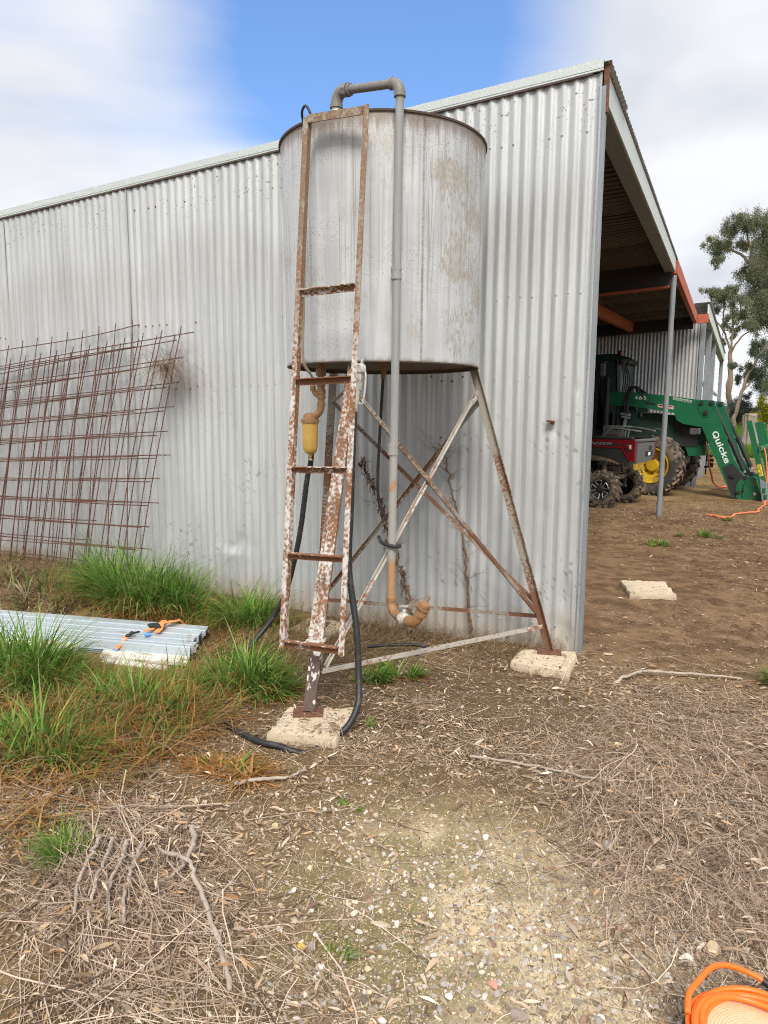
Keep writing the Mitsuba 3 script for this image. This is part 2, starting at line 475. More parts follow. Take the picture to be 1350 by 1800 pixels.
mat("tyre", base_color=proc(tyre_fn), roughness=0.85)
mat("tyre_tread", base_color=proc(lambda p, n, uv: mix((0.07, 0.058, 0.048), (0.22, 0.165, 0.115), smoothstep(0.35, 0.65, fbm(p.x * 8, p.y * 8, p.z * 8, 4)))), roughness=0.9)
mat("white_print", base_color=rgb(0.75, 0.77, 0.76), roughness=0.5)
mat("black_print", base_color=rgb(0.02, 0.022, 0.022), roughness=0.5)
mat("yellow_print", base_color=rgb(0.72, 0.58, 0.03), roughness=0.5)
mat("label_green", base_color=rgb(0.33, 0.46, 0.38), roughness=0.5)
mat("label_pink", base_color=rgb(0.62, 0.42, 0.38), roughness=0.6)
mat("lamp_glass", base_color=rgb(0.62, 0.64, 0.62), roughness=0.15, specular=0.6, clearcoat=0.6)
mat("cab_glass", base_color=rgb(0.03, 0.055, 0.055), roughness=0.08, specular=0.8)
mat("bright_alloy", base_color=rgb(0.55, 0.55, 0.54), metallic=0.7, roughness=0.3)
mat("orange_web", base_color=rgb(0.85, 0.28, 0.09), roughness=0.75)
mat("orange_cord", base_color=rgb(0.88, 0.17, 0.018), roughness=0.4, specular=0.5)
mat("rope_orange", base_color=rgb(0.95, 0.22, 0.10), roughness=0.75)
mat("blue_web", base_color=rgb(0.10, 0.32, 0.72), roughness=0.7)


def zinc_fn(p, n, uv):
    c = mix((0.56, 0.63, 0.69), (0.46, 0.53, 0.59), fbm(p.x * 5, p.y * 5, p.z * 5, 3))  # blue cast stands in for sky reflected by the sheets
    return mix(c, (0.30, 0.26, 0.20), 0.6 * smoothstep(0.62, 0.75, fbm(p.x * 14, p.y * 14, p.z * 3, 3)))


mat("new_zinc", base_color=proc(zinc_fn), metallic=0.35, roughness=0.3)
mat("white_board", base_color=proc(lambda p, n, uv: mix((0.62, 0.60, 0.55), (0.33, 0.27, 0.2), smoothstep(0.55, 0.75, fbm(p.x * 8, p.y * 22, p.z * 30, 4)))), roughness=0.85)
mat("stump_wood", base_color=proc(lambda p, n, uv: mix((0.36, 0.31, 0.27), (0.17, 0.14, 0.12), fbm(p.x * 9, p.y * 9, p.z * 1.2, 4))), roughness=0.9)
mat("stick_wood", base_color=proc(lambda p, n, uv: mix((0.50, 0.43, 0.37), (0.27, 0.22, 0.18), fbm(p.x * 25, p.y * 25, p.z * 25, 3))), roughness=0.9)
mat("bark_pale", base_color=proc(lambda p, n, uv: mix((0.29, 0.225, 0.17), (0.16, 0.115, 0.085), fbm(p.x * 3, p.y * 3, p.z * 0.7, 4))), roughness=0.9)
mat("char_bark", base_color=proc(lambda p, n, uv: mix((0.025, 0.023, 0.022), (0.13, 0.10, 0.08), smoothstep(0.5, 0.8, fbm(p.x * 30, p.y * 30, p.z * 18, 3)))), roughness=0.85, bump=(proc(lambda p, n, uv: fbm(p.x * 70, p.y * 70, p.z * 30, 3)), 0.01))

# ------------------------------------------------------------------ ground
def soil_fn(p, n, uv):
    x, y = p.x, p.y
    b = fbm(x * 1.7, y * 1.7, 0, 4)
    f = fbm(x * 14, y * 14, 2, 3)
    c = mix((0.112, 0.074, 0.036), (0.232, 0.165, 0.086), smoothstep(0.25, 0.75, 0.6 * b + 0.4 * f))
    red = smoothstep(-0.8, 0.4, y) * smoothstep(12, 5, y)
    c = mix(c, mix((0.092, 0.054, 0.032), (0.195, 0.124, 0.074), smoothstep(0.3, 0.7, 0.5 * f + 0.5 * fbm(x * 4, y * 7, 9, 3))), 0.8 * red)
    dark_soil = dr.exp(-(dr.square((x + 0.45) / 0.95) + dr.square((y + 1.15) / 0.60)))  # soil darker in a broad oval before the tank
    c = mix(c, (0.065, 0.044, 0.028), 0.72 * dr.clip(dark_soil * 1.4 * (0.5 + b), 0, 1))
    sand = dr.exp(-(dr.square((x - 0.22) / 0.42) + dr.square((y + 2.55) / 0.30))) + 0.8 * dr.exp(-(dr.square((x - 0.55) / 0.5) + dr.square((y + 3.0) / 0.3)))
    c = mix(c, (0.56, 0.47, 0.31), dr.clip(1.9 * sand * (0.15 + b) * (0.4 + f), 0, 0.9))
    moss = dr.exp(-(dr.square((x + 0.05) / 0.45) + dr.square((y + 2.75) / 0.55)))
    c = mix(c, (0.175, 0.155, 0.062), dr.clip(1.2 * moss * smoothstep(0.35, 0.65, fbm(x * 6, y * 6, 5, 3)), 0, 0.75))
    thatch = smoothstep(-1.3, -2.2, x) * smoothstep(-3.2, -2.0, y)
    c = mix(c, (0.205, 0.130, 0.062), 0.6 * thatch)
    fl, second, which = voronoi(x * 95, y * 95)
    c = mix(c, mix((0.50, 0.43, 0.32), (0.28, 0.22, 0.16), which), smoothstep(0.30, 0.22, fl) * smoothstep(0.62, 0.75, which) * smoothstep(7, 3, dr.abs(y + 2)) * (0.35 + 0.65 * smoothstep(-1.2, -2.4, y)))
    field = smoothstep(24, 30, y + 5 * (fbm(x * 0.5, y * 0.5, 7, 3) - 0.5) + 0.3 * x)
    c = mix(c, mix((0.085, 0.185, 0.022), (0.17, 0.235, 0.045), fbm(x * 0.4, y * 0.12, 3, 3)), field)
    return c


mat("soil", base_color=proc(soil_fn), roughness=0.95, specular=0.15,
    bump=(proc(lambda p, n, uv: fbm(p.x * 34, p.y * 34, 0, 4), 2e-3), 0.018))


def spread(a, b, step, grow, lo, hi):
    mid = list(np.arange(a, b + 1e-9, step))
    s, r = step, mid[-1]
    while r < hi:
        s *= grow
        r += s
        mid.append(r)
    s, r = step, mid[0]
    while r > lo:
        s *= grow
        r -= s
        mid.insert(0, r)
    return np.array(mid)


gx = spread(-6.0, 2.2, 0.03, 1.16, -1500, 1500)
gy = spread(-4.4, 1.8, 0.03, 1.045, -1000, 3000)
GX, GY = np.meshgrid(gx, gy)
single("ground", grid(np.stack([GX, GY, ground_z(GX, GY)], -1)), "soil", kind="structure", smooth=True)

# ------------------------------------------------------------------ the shed
PITCH, AMP = 0.0762, 0.0072


def roof_z(x, y):
    return 3.60 + 0.047 * x + 0.011 * y


BASE = ([-9, -5.71, -4.9, -4.16, -3.49, -2.7, -2.15, -1.79, -1.3, -0.52, -0.05, 0.1], [0.19, 0.133, 0.124, 0.089, 0.057, 0.024, -0.002, -0.02, -0.025, -0.035, -0.03, -0.03])
# dents: x, z, half width, half height, depth
DENTS = [(-0.075, 1.72, 0.02, 0.018, 0.012), (-0.12, 1.33, 0.03, 0.014, 0.012), (-0.055, 1.32, 0.02, 0.012, 0.010), (-0.03, 1.02, 0.02, 0.02, 0.014), (-0.25, 0.92, 0.035, 0.02, 0.014),
         (-0.28, 0.42, 0.03, 0.03, -0.012), (-0.22, 0.40, 0.02, 0.02, 0.014), (-0.09, 0.33, 0.05, 0.14, 0.020), (-0.045, 0.36, 0.012, 0.22, -0.016), (-0.16, 0.16, 0.06, 0.05, 0.014),
         (-0.07, 0.10, 0.03, 0.08, 0.02), (-0.22, 1.46, 0.05, 0.04, 0.012), (-2.80, 0.47, 0.10, 0.02, 0.018), (-2.85, 0.40, 0.12, 0.08, -0.016), (-2.72, 0.53, 0.05, 0.03, 0.022), (-2.86, 0.22, 0.10, 0.10, -0.012),
         (-2.62, 0.48, 0.06, 0.02, 0.010), (-4.3, 1.60, 0.05, 0.05, 0.016), (-4.24, 1.66, 0.03, 0.03, -0.014), (-4.4, 1.48, 0.03, 0.05, 0.012), (-3.02, 2.40, 0.02, 0.015, -0.006), (-0.9, 0.9, 0.12, 0.2, 0.006),
         (-1.35, 0.6, 0.15, 0.2, 0.006), (-5.1, 0.5, 0.12, 0.2, 0.008), (-0.45, 0.6, 0.08, 0.15, -0.006)]


def wall_sheet(x0, x1, zb, zt, y0, dents=(), per=10, rows=90, seed=0, amp=AMP, wav=0.0):
    xs = np.linspace(x0, x1, max(2, int(round((x1 - x0) / PITCH * per)) + 1))
    s = np.linspace(0, 1, rows)[:, None]
    b, t = zb(xs), zt(xs)
    Z = b * (1 - s) + t * s
    X = np.broadcast_to(xs, Z.shape).copy()
    fade = np.ones_like(Z)
    for (dx, dz, rx, rz, a) in dents:
        fade -= 0.55 * np.clip(gauss(X, Z, dx, dz, rx * 1.2, rz * 1.2), 0, 1) * (abs(a) > 0.009)
    Y = y0 - amp * np.cos(2 * np.pi * X / PITCH) * np.clip(fade, 0.15, 1)
    Y += wav * (meshkit.fbm(np.stack([X * 1.3, Z * 1.3, 0 * X + seed], -1), 3, seed) - 0.5)
    X += wav * 0.4 * (meshkit.fbm(np.stack([X * 4, Z * 0.8, 0 * X + seed], -1), 2, seed + 5) - 0.5)
    for (dx, dz, rx, rz, a) in dents:
        Y += a * gauss(X, Z, dx, dz, rx, rz) * (0.6 + 0.8 * meshkit.noise(np.stack([X * 45, Z * 45, 0 * X], -1), 3))
    return grid(np.stack([X, Y, Z], -1))


SHED = thing("farm_shed", "long grey corrugated iron farm shed with an open right side and orange steel beams", "shed")
rng = np.random.default_rng(11)
bolt = lathe([(0.0, 0.006), (0.004, 0.005), (0.005, 0.003), (0.0075, 0.001), (0.0075, -0.003)], 8, rotx(math.pi / 2))
for i in range(11):
    x1, x0 = -0.762 * i, -0.762 * (i + 1) - 0.035
    if i == 0:
        x1 = 0.0
    jit = rng.uniform(-0.012, 0.012)
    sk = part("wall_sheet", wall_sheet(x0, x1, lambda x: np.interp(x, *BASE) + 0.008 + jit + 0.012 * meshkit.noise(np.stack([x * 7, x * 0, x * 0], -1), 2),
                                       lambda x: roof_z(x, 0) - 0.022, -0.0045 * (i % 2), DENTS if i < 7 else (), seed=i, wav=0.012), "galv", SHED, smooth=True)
    b = M()
    for z in (0.16, 1.80, 2.31, 3.25):
        for k in range(10):
            if rng.random() < 0.52:
                xb = -0.762 * i - PITCH * k
                if xb > -0.02 or (i == 0 and k == 0):
                    continue
                zz = z + 0.012 * rng.standard_normal() + 0.01 * (i % 3)
                b.add(*xf(bolt, None, (xb, -AMP - 0.0035 * (i % 2) - 0.001, zz + 0.047 * xb * (z > 1) * 0.3)))
    part("screw", b, "rust" if i % 3 == 1 else "galv_plain", sk, kind="stuff")
# cut flap at the upper right, the corner trim and the barge flashing
part("corner_trim", M().mesh(bar((0.012, -0.003, -0.02), (0.012, 0.0, 3.50), [(-0.034, -0.002), (0.012, -0.002), (0.012, 0.05), (0.009, 0.05), (0.009, 0.001), (-0.034, 0.001)], (0, 1, 0))), "post_steel", SHED)
prof = [(0.0, 0.0), (0.0, 0.012), (-0.003, 0.012), (-0.003, 0.062), (0.05, 0.066), (0.05, 0.063), (0.001, 0.058), (0.001, 0.003), (0.012, 0.003), (0.012, 0.0)]
for i in range(4):
    xa, xb = 0.008 - 2.4 * i, 0.008 - 2.4 * (i + 1) - 0.03
    pa, pb = V(xa, -0.020 + 0.002 * (i % 2), roof_z(xa, 0) - 0.018), V(xb, -0.020 + 0.002 * (i % 2), roof_z(xb, 0) - 0.018)
    part("barge_flashing", M().mesh(bar(pb, pa, prof)), "flashing", SHED)
# roof: corrugated sheets whose ridges run from the high front to the low back
y = -0.02
i = 0
while y < 12.6:
    w = 0.762
    per = 8
    over = 0.050 if y < 0.7 else 0.034
    ys = np.linspace(y, min(y + w + 0.02, 12.75), int(w / PITCH * per) + 2)
    xs = np.array([over, 0.03, -2, -5, -8.4])
    X, Y = np.meshgrid(xs, ys, indexing="ij")
    Z = roof_z(X, Y) + 0.026 + 0.007 * np.cos(2 * np.pi * Y / PITCH) + 0.003 * (i % 2)
    m = M().mesh(grid(np.stack([X, Y, Z], -1)))
    m.mesh(grid(np.stack([X, Y, Z - 0.004], -1)[:, ::-1]))
    part("roof_sheet", m, "galv_plain", SHED)
    # roof underside sheet, its dimness painted in, with its lap joint
    m = box((8.3, 0.80, 0.012), (-4.2, y + 0.40, roof_z(-4.2, y + 0.4) - 0.028 - 0.004 * (i % 2)), roty(-math.atan(0.047)))
    part("ceiling_panel", M().mesh(m), "ceiling", SHED)
    y += w
    i += 1
ribs = M()
for yy in np.arange(0.05, 12.5, 0.127):
    ribs.mesh(box((8.2, 0.030, 0.006), (-4.2, yy, roof_z(-4.2, yy) - 0.042), roty(-math.atan(0.047))))
part("ceiling_rib", ribs, "ceiling", SHED, kind="stuff")


def roof_beam(name, xa, ya, xb, yb, w, h, drop, material):
    pa, pb = V(xa, ya, roof_z(xa, ya) - drop), V(xb, yb, roof_z(xb, yb) - drop)
    d = unit(pb - pa)
    return part(name, M().mesh(bar(pa, pb, [(-w / 2, -h), (w / 2, -h), (w / 2, 0), (-w / 2, 0)])), material, SHED)


roof_beam("front_fascia", 0.012, 0.045, 0.012, 6.06, 0.012, 0.165, -0.004, "flashing")
roof_beam("fascia_lip", -0.055, 0.045, -0.055, 6.06, 0.12, 0.012, 0.150, "post_steel")
roof_beam("corner_bracket", 0.022, 0.003, 0.022, 0.04, 0.028, 0.26, -0.01, "rust")
roof_beam("front_beam", 0.005, 6.10, 0.005, 12.45, 0.07, 0.185, -0.006, "red_oxide")
roof_beam("return_beam", 0.04, 12.45, 0.26, 12.47, 0.07, 0.185, 0.0, "red_oxide")
roof_beam("roof_beam", -8.0, 6.10, -0.04, 6.10, 0.09, 0.30, 0.045, "dark_steel")
roof_beam("beam_flange", -8.0, 6.08, -0.04, 6.08, 0.12, 0.022, 0.346, "red_oxide")
roof_beam("roof_beam", -8.0, 12.45, -0.04, 12.45, 0.09, 0.24, 0.045, "dark_steel")
roof_beam("knee_beam", -1.55, 8.6, -1.30, 12.38, 0.10, 0.20, 0.05, "red_oxide")
part("front_post", M().mesh(tube([(-0.03, 6.28, 0.02), (0.0, 6.14, 3.47)], 0.037, 20)), "post_steel", SHED, smooth=40)
for i in range(17):  # unseen back wall, added so the inside stays dark
    y0 = 0.762 * i
    m = wall_sheet(y0, min(y0 + 0.79, 12.7), lambda x: 0 * x + 0.05, lambda x: 0 * x + 3.15, 0.0, per=6, rows=3)
    part("back_sheet", M().mesh(xf(m, rotz(math.pi / 2), (-8.38, 0, 0))), "galv_plain", SHED, smooth=True)
# a rusty offcut caught on the end wall
single("iron_offcut", M().mesh(box((0.055, 0.05, 0.012), (-0.226, -0.034, 1.512), roty(0.1) @ rotz(0.2), 0.003)).mesh(box((0.02, 0.03, 0.02), (-0.215, -0.03, 1.502), rotz(0.5), 0.003)), "rust",
       "small rusty steel offcut sticking out of the corrugated wall right of the tank", "metal scrap")

# ------------------------------------------------------------------ the farther shed
FAR = thing("open_front_shed", "second corrugated shed beyond the tractor with grey square posts along its open front", "shed")
YF = 12.8


def far_top(x):
    return roof_z(x, YF) - 0.12


for i in range(8):
    x1, x0 = 0.20 - 0.762 * i, 0.20 - 0.762 * (i + 1) - 0.035
    m = wall_sheet(x0, x1, lambda x: 0 * x + 0.0, lambda x: far_top(x), YF - 0.003 * (i % 2), per=8, rows=4, amp=0.0095)
    part("wall_sheet", m, "galv_plain", FAR, smooth=True)


def far_x(y):
    return 0.22 + 0.0158 * (y - YF)


for k, yy in enumerate((12.82, 15.6, 18.6, 26.5)):
    w = 0.13 if k else 0.11
    part("front_post", M().mesh(box((w, w, 3.78), (far_x(yy) - 0.06, yy, 1.87), None, 0.008)), "post_steel", FAR)
p0, p1 = V(far_x(YF) + 0.02, YF - 0.05, 3.86), V(far_x(26.6) + 0.02, 26.6, 3.86)
part("fascia", M().mesh(bar(p0, p1, rect(0.03, 0.26))), "flashing", FAR)
part("fascia_lip", M().mesh(bar(p0 + V(-0.09, 0, -0.12), p1 + V(-0.09, 0, -0.12), rect(0.15, 0.02))), "post_steel", FAR)
part("wall_rail", M().mesh(bar(V(far_x(13.5) - 0.16, 13.5, 2.42), V(far_x(26.5) - 0.16, 26.5, 2.42), rect(0.05, 0.09))), "post_steel", FAR)
m = M()
for xx, yy, sl in ((-5.4, 12.9, 0),):
    X, Y = np.meshgrid(np.array([0.29, -5.5]), np.linspace(12.75, 26.9, 400), indexing="ij")
    X = X + 0.0158 * (Y - YF) * (X > 0)
    m.mesh(grid(np.stack([X, Y, 4.03 + 0.047 * X + 0.008 * np.cos(2 * np.pi * Y / PITCH)], -1)))
part("roof", m, "galv_plain", FAR)
for i in range(18):
    y0 = 13.0 + 0.762 * i
    m = wall_sheet(y0, y0 + 0.79, lambda x: 0 * x, lambda x: 0 * x + 3.6, 0.0, per=6, rows=3)
    part("back_sheet", M().mesh(xf(m, rotz(math.pi / 2), (-1.15, 0, 0))), "galv_plain", FAR, smooth=True)
# the roof edge of another building, seen over the gutter at far left
NB = thing("far_roof", "dark roof edge of another building showing over the shed roof at far left", "building")
NBC = V(-9.3, 3.2, 3.72)
m = bar(NBC + V(-2.6, -1.5, 0.60), NBC + V(0.42, 0.18, -0.03), rect(0.25, 0.05))
part("roof", M().mesh(m), "dark_steel", NB)
part("gable", M().mesh(xf(plate_xz([(-2.9, -3.6), (0.2, -3.6), (0.2, -0.03), (-2.9, 0.60)], -0.05, 0.05), rotz(0.50), NBC)), "rust", NB)

# ------------------------------------------------------------------ the tank
TANK = thing("fuel_tank", "round pale grey steel tank with khaki stains held on a rusty tripod stand", "tank")
ZB, ZT, RB, RT = 1.827, 3.066, 0.574, 0.594
prof = [(RB + (RT - RB) * s, ZB + (ZT - ZB) * s) for s in np.linspace(0, 1, 40)]
v, f = lathe(prof, 144)
a = np.arctan2(v[:, 1], v[:, 0])
wob = 0.010 * (meshkit.fbm(np.stack([np.cos(a) * 2.2, np.sin(a) * 2.2, v[:, 2] * 1.6], -1), 3, 4) - 0.5)
v = v * (1 + wob / 0.585)[:, None] * [1, 1, 0] + v * [0, 0, 1] + V(TCX, TCY, 0)
v[:, 0] += 0.006 * (2.45 - v[:, 2])
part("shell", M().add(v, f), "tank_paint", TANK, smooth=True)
part("rim", M().mesh(lathe([(RT + 0.001, 3.056), (RT + 0.010, 3.057), (RT + 0.011, 3.067), (RT - 0.012, 3.070), (RT - 0.012, 3.052)], 144, None, (TCX - 0.004, TCY, 0))), "tank_dark", TANK, smooth=40)
part("lid", M().mesh(lathe([(RT - 0.004, 3.053), (0.3, 3.06), (0.0005, 3.064)], 96, None, (TCX - 0.004, TCY, 0))), "tank_dark", TANK)
part("floor_plate", M().mesh(lathe([(0.0005, 1.850), (RB - 0.003, 1.846)], 96, None, (TCX + 0.004, TCY, 0))), "tank_dark", TANK)
part("bottom_lip", M().mesh(lathe([(RB - 0.010, 1.846), (RB - 0.010, 1.824), (RB + 0.003, 1.822), (RB + 0.003, 1.829)], 144, None, (TCX + 0.004, TCY, 0))), "tank_dark", TANK, smooth=40)
sa = 0.475 / 0.585
sx = [(TCX + (r + 0.0015) * math.sin(sa) + 0.006 * (2.45 - z), TCY - (r + 0.0015) * math.cos(sa), z) for r, z in ((RB, ZB + 0.01), (0.5 * (RB + RT), 2.446), (RT, ZT - 0.02))]
part("seam", M().mesh(bar(sx[0], sx[2], rect(0.022, 0.004), (math.cos(sa), math.sin(sa), 0))), "tank_paint", TANK)
# inlet pipe over the rim and down to the filling coupling
PX, PY = -0.772, -1.238
RIS = V(-1.168, -1.155, 3.235)
top = V(PX + 0.012, PY, 3.172)
d = unit(top - RIS)
IN = "inlet_pipe"
riser = part("inlet_pipe", M().mesh(tube([(RIS[0], RIS[1], 3.05), (RIS[0], RIS[1], 3.175)], 0.026, 20)), "white_metal", TANK, smooth=40)
part("inlet_pipe", M().mesh(tube([RIS + d * 0.07, top - d * 0.035], 0.0215, 20)), "pvc", TANK, smooth=40)
drop = part("inlet_pipe", M().mesh(tube(smooth_path([(PX + 0.012, PY, 3.13), (PX + 0.004, PY, 2.6), (PX, PY, 2.0), (PX - 0.008, PY, 1.3), (PX - 0.014, PY, 0.8), (PX - 0.016, PY, 0.54)], 6), 0.0215, 20)), "pvc", TANK, smooth=40)


def elbow(a, c, b, r, n=9):
    a, c, b = (np.asarray(q, float) for q in (a, c, b))
    return tube([(1 - s) ** 2 * a + 2 * s * (1 - s) * c + s * s * b for s in np.linspace(0, 1, n)], r, 20)


m = M().mesh(elbow((RIS[0], RIS[1], 3.155), RIS + V(0, 0, 0.006), RIS + d * 0.075, 0.031))
m.mesh(tube([(RIS[0], RIS[1], 3.150), (RIS[0], RIS[1], 3.170)], 0.0345, 20)).mesh(tube([RIS + d * 0.055, RIS + d * 0.082], 0.036, 8)).mesh(tube([RIS + d * 0.088, RIS + d * 0.10], 0.030, 20))
part("elbow", m, "pvc", TANK, smooth=40)
m = M().mesh(elbow(top - d * 0.055, top + V(0, 0, 0.002), V(PX + 0.011, PY, 3.115), 0.0275))
m.mesh(tube([V(PX + 0.011, PY, 3.128), V(PX + 0.011, PY, 3.106)], 0.030, 20)).mesh(tube([top - d * 0.058, top - d * 0.040], 0.030, 20))
part("elbow", m, "pvc", TANK, smooth=40)
for z in (2.262, 1.365):
    x = PX - 0.016 * (3.1 - z) / 2.6 + (0.004 if z > 2 else 0)
    m = M().mesh(tube([(x, PY, z - 0.028), (x, PY, z + 0.028)], 0.0262, 20))
    for dz in (-0.026, 0.026, 0.018):
        m.mesh(tube([(x, PY, z + dz - 0.004), (x, PY, z + dz + 0.004)], 0.0285, 20))
    part("coupling", m, "pvc", TANK, smooth=40)
part("strap", M().mesh(tube(smooth_path([(-0.90, PY + 0.07, 0.875), (-0.83, PY - 0.025, 0.862), (PX + 0.02, PY - 0.026, 0.848), (PX + 0.03, PY + 0.01, 0.846)], 5), 0.010, 8)), "rubber", TANK, smooth=True)
P0 = V(PX - 0.016, PY, 0.54)
P1, P2 = V(PX - 0.012, PY - 0.004, 0.487), V(-0.745, PY - 0.03, 0.478)
part("elbow", M().mesh(tube([P0 + V(0, 0, 0.022), P0 + V(0, 0, -0.002)], 0.0275, 20)).mesh(elbow(P0, P1, P2, 0.0245)), "brown_fitting", TANK, smooth=40)
P3 = V(-0.600, PY - 0.135, 0.474)
d2 = unit(P3 - P2)
part("fill_pipe", M().mesh(tube([P2, P2 + d2 * 0.07], 0.0235, 20)).mesh(tube([P2 + d2 * 0.02, P2 + d2 * 0.05], 0.028, 8)), "brown_fitting", TANK, smooth=40)
m = M().mesh(tube([P2 + d2 * 0.06, P2 + d2 * 0.125], 0.0285, 20)).mesh(tube([P2 + d2 * 0.075, P2 + d2 * 0.09], 0.034, 8)).mesh(tube([P2 + d2 * 0.09 + V(0, 0, 0.02), P2 + d2 * 0.09 + V(0, 0, 0.055)], 0.010, 10))
m.mesh(bar(P2 + d2 * 0.05 + V(0, 0, 0.058), P2 + d2 * 0.115 + V(0, 0, 0.075), rect(0.022, 0.008)))
part("ball_valve", m, "white_metal", TANK, smooth=40)
Q = P3 + V(0.030, -0.012, 0.0)
part("elbow", M().mesh(tube([P2 + d2 * 0.122, P2 + d2 * 0.14], 0.0285, 20)).mesh(elbow(P2 + d2 * 0.135, P3 + d2 * 0.025, Q + V(0.012, 0.0, 0.055), 0.0275)), "brown_fitting", TANK, smooth=40)
up2 = unit(V(0.35, 0.0, 1))
m = M()
for s0, s1, r, k in ((0.055, 0.075, 0.034, 8), (0.075, 0.11, 0.029, 20), (0.092, 0.100, 0.036, 20), (0.11, 0.125, 0.032, 20)):
    m.mesh(tube([Q + up2 * s0, Q + up2 * s1], r, k))
for sg in (-1, 1):
    arm = Q + up2 * 0.10 + V(0, sg * 0.036, 0)
    m.mesh(bar(arm, arm + V(0.02 * sg - 0.005, sg * 0.012, 0.045), rect(0.012, 0.007))).mesh(lathe([(0.008, 0), (0.010, 0.004), (0.008, 0.008)], 12, rotx(math.pi / 2), arm + V(0.02 * sg - 0.005, sg * 0.012, 0.05)))
part("hose_coupling", m, "brown_fitting", TANK, smooth=40)
# outlet: nipple, tee, elbow and the amber bowl filter
ox, oy = -1.305, -1.10
m = M()
for z0, z1, r in ((1.85, 1.79, 0.024), (1.80, 1.765, 0.029), (1.765, 1.725, 0.019), (1.735, 1.705, 0.0245), (1.705, 1.63, 0.0205), (1.69, 1.66, 0.026), (1.655, 1.635, 0.026), (1.635, 1.60, 0.020), (1.612, 1.596, 0.0245)):
    m.mesh(tube([(ox, oy, z0), (ox, oy, z1)], r, 18))
part("outlet_pipe", m, "brown_fitting", TANK, smooth=40)
part("elbow", M().mesh(elbow((ox, oy, 1.605), (ox, oy, 1.555), (-1.345, oy - 0.01, 1.535), 0.0215)), "brown_fitting", TANK, smooth=40)
part("side_branch", M().mesh(elbow((ox, oy, 1.655), (-1.345, oy - 0.01, 1.645), (-1.352, oy - 0.012, 1.70), 0.013)).mesh(tube([(-1.352, oy - 0.012, 1.68), (-1.352, oy - 0.012, 1.71)], 0.017, 8)), "brown_fitting", TANK, smooth=40)
fx, fy = -1.372, -1.112
FIL = part("filter_head", M().mesh(lathe([(0.0005, 1.555), (0.030, 1.552), (0.038, 1.540), (0.041, 1.520), (0.053, 1.518), (0.053, 1.498), (0.044, 1.496)], 32, None, (fx, fy, 0))), "brown_fitting", TANK, smooth=40)
part("bowl", M().mesh(lathe([(0.046, 1.500), (0.0455, 1.43), (0.0445, 1.405), (0.0465, 1.402), (0.0445, 1.399), (0.043, 1.36), (0.038, 1.335), (0.026, 1.322), (0.012, 1.318), (0.011, 1.306), (0.006, 1.300), (0.005, 1.286), (0.0005, 1.286)], 32, None, (fx, fy, 0))), "amber", FIL, smooth=50)
part("drain_tap", M().mesh(tube([(fx - 0.012, fy, 1.284), (fx + 0.012, fy, 1.284)], 0.003, 6)).mesh(tube([(fx, fy, 1.30), (fx, fy, 1.282)], 0.004, 6)), "white_metal", FIL)
part("sight_tube", M().mesh(tube(smooth_path([(-1.235, -1.375, 2.98), (-1.215, -1.40, 2.6), (-1.222, -1.41, 2.1), (-1.235, -1.40, 1.84), (-1.25, -1.30, 1.76), (-1.32, -1.15, 1.73), (-1.352, -1.115, 1.70)], 8), 0.0075, 8)), "cream_tube", TANK, smooth=True)
part("breather_hose", M().mesh(tube(smooth_path([(-1.208, -1.34, 3.045), (-1.222, -1.345, 3.085), (-1.250, -1.335, 3.112), (-1.285, -1.31, 3.095), (-1.297, -1.27, 3.06), (-1.287, -1.20, 3.03)], 8), 0.0065, 10)), "rubber", TANK, smooth=True)
# thin drain hose from the middle of the floor
m = M().mesh(tube([(-1.075, -0.745, 1.85), (-1.080, -0.75, 1.76)], 0.014, 12)).mesh(tube([(-1.077, -0.747, 1.85), (-1.077, -0.747, 1.82)], 0.022, 8))
part("drain_nipple", m, "brown_fitting", TANK, smooth=40)
part("drain_hose", M().mesh(tube(smooth_path([(-1.080, -0.75, 1.77), (-1.100, -0.75, 1.44), (-1.113, -0.75, 1.13), (-1.10, -0.745, 1.0), (-1.07, -0.74, 0.93), (-1.06, -0.74, 0.90)], 8), 0.0095, 10)), "rubber", TANK, smooth=True)

# ------------------------------------------------------------------ the stand with its ladder
STAND = thing("tank_stand", "tripod tank stand of rusty white-flaked steel with a ladder welded to its front", "stand")
GZ = 0.062
FF, FT = V(-1.0, -1.745, GZ), V(-1.045, -1.19, 1.822)
RF, RTOP = V(-0.125, -0.273, GZ), V(-0.62, -0.42, 1.822)
BF, BT = V(-1.775, -0.36, GZ - 0.02), V(-1.60, -0.44, 1.822)
sq = lambda w: rect(w, w)
ftm = FF + (FT - FF) * 0.17
leg = part("leg", M().mesh(bar(FF + V(0, 0, 0.006), FT, sq(0.050), (0.35, -0.94, 0))), "flaking_paint", STAND)
part("foot_sleeve", M().mesh(bar(FF + V(0, 0.0, 0.006), ftm, sq(0.058), (0.35, -0.94, 0))), "dark_rust", leg)
part("side_angle", M().mesh(bar(FF + (FT - FF) * 0.16 + V(-0.055, 0.02, 0), FT + V(-0.055, 0.05, -0.05), [(-0.02, -0.022), (0.02, -0.022), (0.02, -0.017), (-0.015, -0.017), (-0.015, 0.022), (-0.02, 0.022)], (0.35, -0.94, 0))), "flaking_paint", leg)
part("leg", M().mesh(bar(RF + V(0, 0, 0.006), RTOP, [(-0.022, -0.022), (0.022, -0.022), (0.022, -0.017), (-0.017, -0.017), (-0.017, 0.022), (-0.022, 0.022)], (0.5, -0.85, 0))), "worn_bar", STAND)
part("leg", M().mesh(bar(BF + V(0, 0, 0.006), BT, sq(0.045), (0.35, -0.94, 0))), "worn_bar", STAND)
